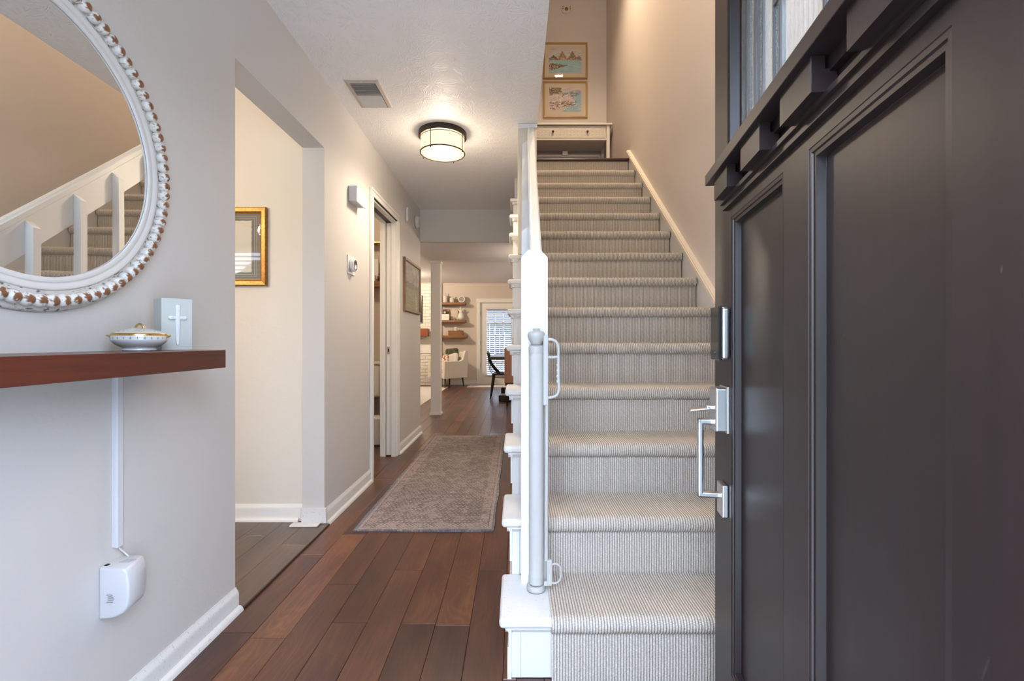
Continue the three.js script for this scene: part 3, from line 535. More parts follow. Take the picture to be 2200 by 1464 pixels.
{
  const c = tag(add('cable_cover', [rbx(XW, XW + 0.012, pyY(1176, 1.236), 0.9195, 1.226, 1.246, 0.003), rbx(XW, XW + 0.003, pyY(1172, 1.236), 0.9215, 1.2225, 1.2495, 0.001)], plasticWhite), 'narrow white cable cover strip running down the wall from the shelf', 'cable cover');
  const yb = pyY(1176, 1.236);
  tag(add('power_cord', tube([[XW + 0.006, yb + 0.012, -1.237], [XW + 0.007, yb - 0.003, -1.238], [XW + 0.012, yb - 0.018, -1.247], [XW + 0.022, yb - 0.032, -1.251]], 0.0022, 20, 8), plasticWhite), 'thin white cord between the cable cover and the plug-in alarm', 'cord');
  const g = thing('plug_in_alarm', 'white plug-in alarm with vents on the wall under the cable cover', 'alarm', [XW, 0, -1.183]);
  // rounded body standing out of the wall: profile in (out of wall, height), swept along the wall
  const y1 = 0.432, y0 = 0.303, s = new THREE.Shape();
  s.moveTo(0.0005, y0); s.lineTo(0.030, y0 + 0.002); s.bezierCurveTo(0.062, y0 + 0.010, 0.073, y0 + 0.022, 0.076, y0 + 0.042); s.bezierCurveTo(0.080, y0 + 0.075, 0.078, y0 + 0.105, 0.070, y1 - 0.006); s.bezierCurveTo(0.066, y1 + 0.000, 0.055, y1 + 0.001, 0.045, y1 + 0.001); s.lineTo(0.0005, y1); s.closePath();
  const b = new THREE.ExtrudeGeometry(s, { depth: 0.062, bevelEnabled: true, bevelSize: 0.006, bevelOffset: -0.006, bevelThickness: 0.008, bevelSegments: 4, curveSegments: 12 });
  const p = b.attributes.position; for (let i = 0; i < p.count; i++) { const t = (p.getZ(i) + 0.008) / 0.078; p.setX(i, p.getX(i) * (0.80 + 0.2 * t)); }
  b.computeVertexNormals(); b.translate(0, 0, -0.070);
  add('body', toCreasedNormals(b, 0.7), plasticWhite, g);
  const slot = mat(lin(0.28, 0.29, 0.31), 0.8);
  add('front_vent', [0, 1, 2, 3, 4].map((k) => tube([[0.031 + (k === 0 || k === 4 ? -0.003 : 0.001), 0.352 + k * 0.0045, 0.0080], [0.038, 0.3525 + k * 0.0045, 0.0082], [0.047 - Math.abs(k - 2) * 0.002, 0.3515 + k * 0.0042, 0.0080]], 0.0008, 8, 6)), slot, g);
  add('top_vent', [0, 1, 2, 3].map((k) => tube([[0.028 + k * 0.0065, y1 + 0.0010, -0.030], [0.033 + k * 0.0065, y1 + 0.0011, -0.042], [0.036 + k * 0.0065, y1 + 0.0010, -0.050]], 0.0007, 8, 6)), slot, g);
  add('switch', rbx(0.004, 0.012, y1 - 0.0005, y1 + 0.002, 0.012, 0.022, 0.0008), darkGap, g);
}

/* ------------------------------------------------ further along the left wall ------------------------------------------------ */
{
  const g = thing('doorbell_chime', 'white box door chime on the wall above the thermostat', 'door chime', [XW, 1.866, -2.944]);
  add('body', rbx(0.0005, 0.046, 0.004, 0.098, 0.0, 0.175, 0.004), plasticWhite, g);
  add('cover', rbx(0.044, 0.053, 0, 0.100, 0.002, 0.178, 0.003), plasticWhite, g);
  for (let k = 0; k < 3; k++) add('bottom_slot', bx(0.012, 0.038, 0.0015, 0.0045, 0.022 + k * 0.05, 0.058 + k * 0.05), mat(lin(0.5, 0.5, 0.52), 0.6), g);
}
{
  const g = thing('thermostat', 'round thermostat with a dark dial on a square white wall plate', 'thermostat', [XW, 1.474, -2.985]);
  add('wall_plate', rbx(0.0005, 0.006, -0.058, 0.058, -0.062, 0.062, 0.003), plasticWhite, g);
  const q = (o) => o.rotateZ(-Math.PI / 2);
  add('ring', q(lathe([[0, 0.006], [0.040, 0.006], [0.0415, 0.012], [0.0415, 0.030], [0.038, 0.034], [0.034, 0.033]], 48)), mat(lin(0.78, 0.78, 0.79), 0.25), g);
  add('display', q(lathe([[0, 0.034], [0.030, 0.0335], [0.0345, 0.0325]], 48)), mat(lin(0.012, 0.012, 0.014), 0.08), g);
}
{
  const g = thing('wall_sensor', 'slim white rounded sensor bar high on the wall past the pocket door', 'sensor', [XW, 2.19, -4.47]);
  add('body', rbx(0.0005, 0.026, -0.065, 0.07, -0.012, 0.012, 0.011, 4), plasticWhite, g);
  add('clip', rbx(0.004, 0.024, -0.078, -0.066, -0.008, 0.008, 0.004), mat(lin(0.45, 0.45, 0.46), 0.3), g);
}
{
  const g = thing('smoke_detector', 'round white smoke detector on the wall near the hallway end', 'smoke detector', [XW, 2.235, -4.93]);
  const q = (o) => o.rotateZ(-Math.PI / 2);
  add('base', q(lathe([[0, 0.0005], [0.068, 0.0005], [0.068, 0.012], [0.062, 0.014], [0, 0.014]], 40)), plasticWhite, g);
  add('cover', q(lathe([[0.060, 0.014], [0.058, 0.030], [0.048, 0.038], [0.030, 0.040], [0, 0.040]], 40)), plasticWhite, g);
}
function paintingTex(kind, w = 512, h = 384) {
  return canvasTex(w, h, (c) => {
    seedState = 11 + kind * 97;
    const dab = (x, y, rx, ry, col, a = 0.8, rot = 0) => { c.globalAlpha = a; c.fillStyle = col; c.beginPath(); c.ellipse(x, y, rx, ry, rot, 0, 6.3); c.fill(); c.globalAlpha = 1; };
    const pick = (l) => l[Math.floor(rnd() * l.length)];
    if (kind === 0) {                               // islands and sea
      c.fillStyle = '#c9c3bb'; c.fillRect(0, 0, w, h);
      for (let k = 0; k < 60; k++) dab(rr(0, w), rr(0, 120), rr(15, 60), rr(3, 9), pick(['#8f95a3', '#e2d9cc', '#b9bfc6', '#d8c4b0']), 0.5);
      c.fillStyle = '#9cc0c2'; c.fillRect(0, 178, w, h);
      for (let k = 0; k < 220; k++) dab(rr(0, w), rr(182, h), rr(10, 45), rr(1, 3), pick(['#79a9b0', '#bcd4d2', '#8fb9be', '#d7e0dc', '#6b9aa6']), 0.6);
      const peak = (x, y, s, cols) => { for (let k = 0; k < 240; k++) { const t = rnd(), d = (rnd() - 0.5) * 2 * s * t; dab(x + d, y + t * (178 - y), rr(3, 12), rr(2, 7), pick(cols), 0.8, rr(-1, 1)); } };
      peak(70, 110, 110, ['#5d4a3d', '#84694f', '#7c7a4c', '#3f332d']); peak(210, 38, 85, ['#7b5a40', '#a9825c', '#c7a27a', '#564337', '#c0672f']); peak(370, 48, 95, ['#6b4a38', '#946a49', '#5f6a48', '#b5753f', '#43352d']); peak(470, 120, 80, ['#8a6b52', '#6e5543', '#a98a68']);
      for (let k = 0; k < 60; k++) dab(rr(20, 500), rr(166, 180), rr(6, 20), rr(1, 3), pick(['#c98a5a', '#e3cdb0', '#8b5a37']), 0.8);
      for (let k = 0; k < 260; k++) { const x = rr(0, 300) * Math.sqrt(rnd()); dab(x, rr(225 + x * 0.12, Math.max(240, 350 - x * 0.32)), rr(4, 13), rr(3, 8), pick(['#3b2418', '#6b3f25', '#9a6a3c', '#d9c2a0', '#4f3220', '#7d4a2a']), 0.85, rr(-1, 1)); }
    } else if (kind === 1) {                        // village on a cliff
      c.fillStyle = '#cdb9b4'; c.fillRect(0, 0, w, h);
      for (let k = 0; k < 50; k++) dab(rr(200, w), rr(0, 90), rr(20, 60), rr(5, 14), pick(['#b9a8b0', '#d9c8c0', '#a9a6b8']), 0.45);
      for (let k = 0; k < 80; k++) dab(rr(330, w), rr(50, 130), rr(10, 40), rr(6, 16), pick(['#8b93a6', '#7a8798', '#a3a0ae']), 0.5);
      c.fillStyle = '#8fb0ba'; c.beginPath(); c.moveTo(360, 120); c.lineTo(w, 110); c.lineTo(w, h); c.lineTo(180, h); c.lineTo(420, 250); c.closePath(); c.fill();
      for (let k = 0; k < 120; k++) dab(rr(260, w), rr(240, h), rr(10, 40), rr(2, 4), pick(['#7d9fb0', '#b7c9cc', '#9c9fb4', '#d0cfd0']), 0.6);
      for (let k = 0; k < 200; k++) { const x = rr(0, 190); dab(x, rr(0, 120 - x * 0.1), rr(5, 16), rr(4, 10), pick(['#4c3a28', '#77613c', '#a58b56', '#8d7048', '#54542f']), 0.8); }
      for (let k = 0; k < 170; k++) { const x = rr(20, 400); c.globalAlpha = 0.9; c.fillStyle = pick(['#d9cfd0', '#cdbfc3', '#e6dedb', '#c4b0b0', '#bda59c']); c.fillRect(x, rr(95, 250), rr(8, 26), rr(8, 20)); c.globalAlpha = 1; }
      for (let k = 0; k < 110; k++) { c.fillStyle = pick(['#553a48', '#7b4a44', '#2f3a4c', '#4c5a3a']); c.fillRect(rr(20, 400), rr(100, 260), rr(2, 7), rr(2, 7)); }
      for (let k = 0; k < 200; k++) { const x = rr(0, 430); dab(x, rr(215 + (430 - x) * 0.02, 270 + (430 - x) * 0.22), rr(4, 14), rr(3, 8), pick(['#4a5a34', '#6b5638', '#a07a52', '#3c2c2a', '#7a3f38', '#c8a17c']), 0.75); }
      for (let k = 0; k < 60; k++) dab(rr(200, 470), rr(80, 140), rr(4, 14), rr(3, 8), pick(['#4a6150', '#3d5566', '#5c6b4c']), 0.7);
    } else {                                        // meadow landscape
      c.fillStyle = '#8f9496'; c.fillRect(0, 0, w, h);
      for (let k = 0; k < 160; k++) dab(rr(0, w), rr(0, 180), rr(14, 50), rr(8, 22), pick(['#b9b0a2', '#d8c6a4', '#a2a7a9', '#7b8286', '#c9b58f']), 0.45);
      for (let k = 0; k < 120; k++) dab(rr(0, w), rr(165, 215), rr(6, 22), rr(8, 22), pick(['#59604f', '#6d725c', '#4c5246']), 0.7);
      c.fillStyle = '#76805a'; c.fillRect(0, 210, w, h);
      for (let k = 0; k < 260; k++) dab(rr(0, w), rr(212, h), rr(10, 40), rr(2, 6), pick(['#6b7a4c', '#8a8f62', '#5c6b45', '#9a966c']), 0.6);
      for (let k = 0; k < 90; k++) { const y = rr(230, h); dab(w * 0.72 + (y - 230) * 0.35 + rr(-1, 1) * (y - 210) * 0.25, y, rr(8, 22), rr(3, 6), pick(['#b6aa92', '#cbbfa8', '#a4957c']), 0.7); }
    }
  });
}
function picture(name, label, w, h, fw, frameMat, matMat, art, border, pos, turn, group, glassy = true) {
  const g = thing(name, label, 'picture', pos, { turn, group });
  add('frame', ringFrame(-w / 2, -h / 2, w / 2, h / 2, [[0, 0], [0, 0.018], [0.004, 0.022], [fw * 0.7, 0.020], [fw - 0.003, 0.014], [fw, 0.013], [fw, 0.004]]), frameMat, g);
  add('backing', new THREE.BoxGeometry(w - 0.01, h - 0.01, 0.003).translate(0, 0, 0.002), frameMat, g);
  if (matMat) add('mount', new THREE.BoxGeometry(w - 2 * fw + 0.004, h - 2 * fw + 0.004, 0.003).translate(0, 0, 0.006), matMat, g);
  const iw = w - 2 * fw - 2 * border, ih = h - 2 * fw - 2 * border;
  if (art) add('print', new THREE.PlaneGeometry(iw, ih).translate(0, 0, 0.0082), mat(lin(1, 1, 1), 0.6, { map: art }), g);
  if (glassy) add('glazing', new THREE.PlaneGeometry(w - 2 * fw, h - 2 * fw).translate(0, 0, 0.0125), glassPane, g);
  return g;
}
picture('landscape_picture', 'walnut framed meadow landscape on the wall past the pocket door', 0.71, 0.50, 0.03, frameWalnut, null, paintingTex(2), 0, [XW + 0.001, 1.527, -4.73], Math.PI / 2, null);
{
  const g = picture('gold_framed_picture', 'ornate gold framed picture with a grey mat in the dining room', 0.56, 0.43, 0.034, goldFrame, mat(lin(0.16, 0.145, 0.125), 0.7), null, 0, [-1.651, 1.518, -2.619], 0, null);
  add('mat_line', ringFrame(-0.212, -0.155, 0.212, 0.155, [[0, 0.0078], [0.002, 0.0078]]), mat(lin(0.42, 0.33, 0.24), 0.6), g);
  add('mat_line', ringFrame(-0.222, -0.165, 0.222, 0.165, [[0, 0.0078], [0.0015, 0.0078]]), mat(lin(0.42, 0.33, 0.24), 0.6), g);
  const s = new THREE.Shape(); seedState = 3; const pts = []; for (const [x0, y0, x1, y1] of [[-0.196, -0.142, 0.196, -0.142], [0.196, -0.142, 0.196, 0.142], [0.196, 0.142, -0.196, 0.142], [-0.196, 0.142, -0.196, -0.142]]) for (let k = 0; k < 24; k++) pts.push([x0 + (x1 - x0) * k / 24 + rr(-0.0016, 0.0016), y0 + (y1 - y0) * k / 24 + rr(-0.0016, 0.0016)]);
  add('deckled_paper', new THREE.ExtrudeGeometry(poly(pts), { depth: 0.001, bevelEnabled: false }).translate(0, 0, 0.0076), mat(lin(0.62, 0.57, 0.49), 0.8), g);
}

/* ------------------------------------------------ ceiling: vent and flush light ------------------------------------------------ */
{
  const g = thing('ceiling_vent', 'beige metal ceiling vent with two banks of louvres', 'vent', [-0.846, CEIL, -2.736]);
  const m = mat(lin(0.50, 0.44, 0.385), 0.5), r = ringFrame(-0.095, -0.153, 0.095, 0.153, [[0, 0], [0.003, 0.004], [0.02, 0.009], [0.022, 0.008], [0.026, 0.001]]); r.rotateX(Math.PI / 2);
  add('frame', r, m, g);
  add('duct', [bx(-0.0708, -0.0690, 0, 0.305, -0.1275, 0.1275), bx(0.0690, 0.0708, 0, 0.305, -0.1275, 0.1275), bx(-0.069, 0.069, 0, 0.305, -0.1275, -0.1257), bx(-0.069, 0.069, 0, 0.305, 0.1257, 0.1275), bx(-0.0708, 0.0708, 0.305, 0.307, -0.1275, 0.1275)], mat(lin(0.30, 0.30, 0.31), 0.45, { metalness: 0.6 }), g);
  const slat = new THREE.BoxGeometry(0.137, 0.0012, 0.0115);
  const light = mat(lin(0.66, 0.62, 0.57), 0.5);
  for (let k = 0; k < 20; k++) { const s = share('louvre', slat, light, g), near = k < 10; s.position.set(0, -0.0058, (near ? 0.121 : 0.117) - k * 0.0128); s.rotation.x = near ? 0.8 : -0.5; }
  add('divider', bx(-0.07, 0.07, -0.010, -0.001, -0.004, 0.004), m, g);
  for (const z of [-0.146, 0.146]) add('screw', new THREE.SphereGeometry(0.004, 10, 6).scale(1, 0.4, 1).translate(0, -0.007, z), satinNickel, g);
}
{
  const g = thing('ceiling_light', 'lit drum ceiling light with frosted glass in a bronze frame', 'light', [-0.502, CEIL, -3.24]);
  add('canopy', lathe([[0, 0], [0.160, 0], [0.162, -0.004], [0.162, -0.034], [0.156, -0.036], [0.15, -0.034], [0, -0.03]], 64), bronze, g);
  const glow = mat(lin(0.85, 0.78, 0.66), 0.5, { emissive: lin(1.0, 0.80, 0.50), emissiveIntensity: 0.62 });
  add('glass_shade', [lathe([[0.1475, -0.036], [0.1475, -0.138], [0.145, -0.142], [0, -0.143]], 64)], glow, g);
  const ringT = (y, r) => new THREE.TorusGeometry(0.1495, r, 8, 72).rotateX(Math.PI / 2).translate(0, y, 0);
  add('lower_ring', ringT(-0.141, 0.0042), bronze, g); add('upper_ring', ringT(-0.044, 0.0016), bronze, g);
  for (const a of [0.38, 1.95, 3.52, 5.09]) { const p = add('rod', [cyl(0.0022, 0.0022, 0.115, 0, -0.148, 0, 10), new THREE.SphereGeometry(0.0045, 10, 8).translate(0, -0.15, 0)], bronze, g); p.position.set(-Math.sin(a) * 0.1515, 0, Math.cos(a) * 0.1515); }
  const S = new THREE.SpotLight(WARM2, LAMP.hallDown, 0, 1.4, 0.5); S.position.set(0, -0.13, 0); S.target.position.set(0, -2, 0); S.castShadow = true; S.shadow.radius = 6; g.add(S, S.target);
  const L = new THREE.PointLight(WARM2, LAMP.hall); L.position.set(0, -0.125, 0); L.castShadow = true; L.shadow.radius = 4; g.add(L);
}

/* ------------------------------------------------ hallway runner ------------------------------------------------ */
{
  const rw = 0.738, rl = 2.479;
  const tex = canvasTex(512, 1720, (c, w, h) => {
    const img = c.createImageData(w, h);
    for (let y = 0; y < h; y++) for (let x = 0; x < w; x++) {
      const u = x / w, v = y / h, mx = u * rw, my = v * rl, e = Math.min(mx, rw - mx, my, rl - my);
      const weave = 0.5 * hash(x, y >> 1, 5) + 0.5 * hash(x >> 1, y, 9), wear = fbm(u, v, 24, 80, 3, 501);
      const cx = mx / 0.024 + (wear - 0.5) * 0.8, cy = my / 0.026, row = Math.floor(cy), px = cx + (row % 2) * 0.5, fx = px - Math.floor(px) - 0.5, fy = cy - row - 0.5, rad = Math.hypot(fx, fy * 1.1);
      const petal = Math.cos(Math.atan2(fy, fx) * 5 + row) * 0.12, motif = rad < 0.22 + petal ? 1 : rad < 0.36 + petal ? 2 : 0;
      let k = [118, 107, 103];                                           // faded taupe ground
      if (e < 0.016) k = [108, 108, 116]; else if (e < 0.034) k = [150, 134, 128]; else if (e < 0.038) k = [92, 88, 92]; else if (e < 0.088) { const q = Math.sin(mx * 300 + wear * 6) * Math.sin(my * 270) + (wear - 0.5) * 1.6; k = q > 0.35 ? [158, 141, 132] : q < -0.35 ? [108, 101, 102] : [142, 127, 121]; } else if (e < 0.0905) k = [104, 98, 98];
      else if (motif === 1) k = [172, 153, 139]; else if (motif === 2) k = [80, 77, 82];
      const f = (0.66 + 0.78 * weave) * (0.86 + 0.28 * wear), t = Math.min(0.85, Math.max(0, (wear - 0.45) * 3)), i = (y * w + x) * 4;
      for (let q = 0; q < 3; q++) img.data[i + q] = Math.min(255, (k[q] * (1 - t) + [128, 117, 112][q] * t) * f);
      img.data[i + 3] = 255;
    }
    c.putImageData(img, 0, 0);
  });
  const nx = 40, nz = 130, o = new THREE.BoxGeometry(rw, 0.007, rl, nx, 1, nz), p = o.attributes.position, u = o.attributes.uv;
  for (let i = 0; i < p.count; i++) {
    const x = p.getX(i), z = p.getZ(i); u.setXY(i, x / rw + 0.5, z / rl + 0.5);
    const w = fbm(x / rw + 0.5, z / rl + 0.5, 4, 12, 2, 77);
    p.setX(i, x + (Math.abs(x) > rw / 2 - 0.002 ? (w - 0.5) * 0.014 : 0)); p.setZ(i, z + (Math.abs(z) > rl / 2 - 0.002 ? (w - 0.5) * 0.012 : 0)); if (p.getY(i) > 0) p.setY(i, p.getY(i) + w * 0.003);
  }
  o.computeVertexNormals();
  const r = tag(add('runner_rug', o, mat(lin(1, 1, 1), 1, { map: tex, bumpMap: carpetBump, bumpScale: 0.001 })), 'faded grey and taupe patterned runner rug on the hallway floor', 'rug');
  r.position.set(-0.483, 0.0038, -3.7245);
}

/* ------------------------------------------------ lamps outside the picture, each with its fitting ------------------------------------------------ */
function domeLamp(label, x, y, D, intensity, color, r = 0.15) {
  const g = thing('dome_light', label, 'light', [x, y, -D]);
  add('base', lathe([[0, 0], [r, 0], [r, -0.02], [r - 0.01, -0.024], [0, -0.022]], 40), bronze, g);
  add('glass_shade', lathe([[r - 0.012, -0.022], [r - 0.015, -0.05], [r * 0.7, -0.085], [r * 0.35, -0.1], [0, -0.103]], 40), mat(lin(0.85, 0.8, 0.7), 0.5, { emissive: color, emissiveIntensity: 1.2 }), g);
  const L = new THREE.PointLight(color, intensity); L.position.set(0, -0.07, 0); L.castShadow = true; L.shadow.radius = 4; g.add(L);
}
{
  const g = thing('recessed_light', 'recessed downlight above the top of the stairs', 'light', [0.676, TOP, -4.17]);
  add('trim_ring', lathe([[0.075, -0.001], [0.095, -0.001], [0.095, -0.006], [0.075, -0.008]], 40), trimWhite, g);
  add('lens', lathe([[0, -0.004], [0.075, -0.004]], 32), mat(lin(0.9, 0.85, 0.75), 0.5, { emissive: WARM, emissiveIntensity: 1.2 }), g);
  const L = new THREE.SpotLight(WARM, LAMP.upstairs, 0, 1.15, 0.8); L.position.set(0, -0.012, 0); L.target.position.set(0, -3, 0); L.castShadow = true; L.shadow.radius = 3; g.add(L, L.target);
}
{
  const g = thing('foyer_lantern', 'bronze lantern hanging in the stairwell above the entrance', 'lantern', [0.64, 3.6, -1.55]);
  add('rod', cyl(0.006, 0.006, TOP - 3.6 - 0.2, 0, 0.2, 0, 10), bronze, g);
  add('ceiling_plate', cyl(0.06, 0.065, 0.02, 0, TOP - 3.6 - 0.021, 0, 24), bronze, g);
  add('cap', lathe([[0, 0.2], [0.02, 0.2], [0.09, 0.14], [0.092, 0.132], [0, 0.132]], 24), bronze, g);
  for (let k = 0; k < 4; k++) { const a = k * Math.PI / 2; add('frame_bar', cyl(0.004, 0.004, 0.28, Math.cos(a) * 0.085, -0.145, Math.sin(a) * 0.085, 8), bronze, g); }
  add('bottom_ring', new THREE.TorusGeometry(0.085, 0.005, 8, 32).rotateX(Math.PI / 2).translate(0, -0.145, 0), bronze, g);
  add('bulb', new THREE.SphereGeometry(0.04, 20, 14), mat(lin(0.9, 0.85, 0.75), 0.5, { emissive: WARM, emissiveIntensity: 3 }), g);
  const L = new THREE.PointLight(lin(1.0, 0.87, 0.72), LAMP.foyer); L.castShadow = true; L.shadow.radius = 2; g.add(L);
}
domeLamp('dome ceiling light in the bathroom', -1.9, CEIL, 3.9, LAMP.bath, WARM);
domeLamp('dome ceiling light in the family room', -2.4, FAMC, 9.2, LAMP.family, WARM2);
domeLamp('dome ceiling light above the dining nook', 0.9, FAMC, 8.3, LAMP.nook, WARM2);
domeLamp('dome ceiling light under the soffit behind the stairs', 0.42, SOFF, 5.8, LAMP.soffit, WARM2, 0.12);

/* ------------------------------------------------ dining room: window, chandelier ------------------------------------------------ */
{
  const g = thing('window_1', 'white dining room window with open horizontal blinds', 'window', [0, 0, 0], { kind: 'structure' });
  add('window_frame', [ringFrame(-3.4, 0.8, -1.9, 2.0, [[0, 0.02], [0.05, 0.03], [0.06, 0.02], [0.06, -0.04]]).translate(0, 0, -0.24), bx(-2.675, -2.625, 0.8, 2.0, 0.22, 0.25), bx(-3.4, -1.9, 1.38, 1.42, 0.22, 0.25)], trimWhite, g);
  add('pane', bx(-3.36, -1.94, 0.84, 1.96, 0.228, 0.232), glassPane, g);
  add('sill', bx(-3.45, -1.85, 0.77, 0.80, 0.2, 0.37), trimWhite, g);
  const b = thing('window_blind', 'white horizontal blind hanging in the dining room window', 'blind', [0, 0, 0]);
  add('headrail', bx(-3.36, -1.94, 1.94, 1.98, 0.262, 0.305), trimWhite, b);
  const s = new THREE.BoxGeometry(1.4, 0.002, 0.045);
  for (let k = 0; k < 24; k++) { const m = share('slat', s, trimWhite, b); m.position.set(-2.65, 1.92 - k * 0.046, -0.285); m.rotation.x = 0.15; }
}
{
  const g = thing('chandelier', 'bronze dining chandelier with frosted glass shades', 'chandelier', [-2.3, CEIL, -1.32]);
  add('stem', [cyl(0.05, 0.055, 0.02, 0, -0.02, 0), cyl(0.006, 0.006, 0.4, 0, -0.42, 0), new THREE.SphereGeometry(0.03, 16, 12).translate(0, -0.43, 0)], bronze, g);
  for (let k = 0; k < 3; k++) {
    const a = k * 2.094 + 0.5, c = Math.cos(a), s = Math.sin(a);
    const arm = add('arm', tube([[0, -0.43, 0], [c * 0.1, -0.47, s * 0.1], [c * 0.2, -0.44, s * 0.2], [c * 0.22, -0.38, s * 0.22]], 0.006, 20, 8), bronze, g);
    add('shade', lathe([[0.03, -0.40], [0.045, -0.48], [0.055, -0.53]], 24).translate(c * 0.22, 0, s * 0.22), mat(lin(0.85, 0.8, 0.72), 0.5, { emissive: WARM2, emissiveIntensity: 3, side: THREE.DoubleSide }), arm);
    const L = new THREE.PointLight(WARM2, LAMP.dining / 3); L.position.set(c * 0.22, -0.49, s * 0.22); L.castShadow = true; L.shadow.radius = 3; g.add(L);
  }
}

/* ------------------------------------------------ bathroom seen through the pocket door ------------------------------------------------ */
{
  const ceramic = phys(lin(0.80, 0.77, 0.72), 0.12, { clearcoat: 0.5 });
  const g = thing('toilet', 'white ceramic toilet in the bathroom behind the pocket door', 'toilet', [-1.60, 0, -5.04]);
  add('tank', [rbx(-0.21, 0.21, 0.42, 0.755, -0.20, -0.012, 0.03, 4)].map((o) => o.scale(1, 1, -1)), ceramic, g).geometry.computeVertexNormals();
  g.children[0].geometry = join(rbx(-0.21, 0.21, 0.42, 0.755, -0.20, -0.012, 0.03, 4));
  add('tank_lid', rbx(-0.22, 0.22, 0.755, 0.79, -0.21, -0.008, 0.012, 3), ceramic, g);
  add('bowl', [lathe([[0, 0], [0.12, 0], [0.115, 0.1], [0.13, 0.2], [0.18, 0.34], [0.185, 0.39], [0, 0.39]], 36).scale(1, 1, 1.25).translate(0, 0, 0.43), rbx(-0.1, 0.1, 0, 0.4, -0.32, -0.14, 0.03)], ceramic, g);
  add('seat', lathe([[0, 0.39], [0.19, 0.39], [0.19, 0.42], [0.17, 0.43], [0, 0.43]], 36).scale(1, 1, 1.25).translate(0, 0, 0.43), ceramic, g);
  const b = thing('pedal_bin', 'small white pedal bin with a black base in the bathroom', 'bin', [-1.335, 0, -4.56]);
  add('body', cyl(0.088, 0.09, 0.235, 0, 0.02, 0, 36), ceramic, b);
  add('lid', lathe([[0.093, 0.255], [0.093, 0.268], [0.06, 0.282], [0, 0.286]].reverse(), 36), ceramic, b);
  add('base', cyl(0.094, 0.092, 0.02, 0, 0, 0, 36), mat(lin(0.015, 0.015, 0.015), 0.5), b);
  tag(add('bathroom_shelf', rbx(-1.95, -1.38, 1.555, 1.615, 4.86, 5.0395, 0.003), shelfOak), 'wooden shelf above the toilet', 'shelf');
  tag(add('upper_bathroom_shelf', [rbx(-1.95, -1.38, 2.005, 2.02, 4.87, 5.0395, 0.003)], brass), 'thin brass shelf above the wooden bathroom shelf', 'shelf');
  const p = thing('bathroom_print', 'small framed print leaning on the bathroom shelf', 'picture', [-1.53, 1.615, -4.97]);
  add('frame', rbx(-0.09, 0.09, 0, 0.24, -0.01, 0.01, 0.003), trimWhite, p);
  add('image', rbx(-0.065, 0.065, 0.03, 0.21, 0.0095, 0.0115, 0.001), mat(lin(0.12, 0.09, 0.07), 0.5), p);
  tag(add('reed_bottle', lathe([[0, 0], [0.022, 0], [0.023, 0.05], [0.01, 0.065], [0.01, 0.08], [0, 0.08]], 24).translate(-1.415, 1.6155, -4.92), mat(lin(0.10, 0.02, 0.015), 0.2)), 'small dark red bottle on the bathroom shelf', 'bottle');
  const c = thing('storage_box', 'small white box on the bathroom shelf', 'box', [-1.50, 1.6155, -4.90]);
  add('box', rbx(-0.05, 0.05, 0, 0.06, -0.02, 0.02, 0.004), trimWhite, c);
}

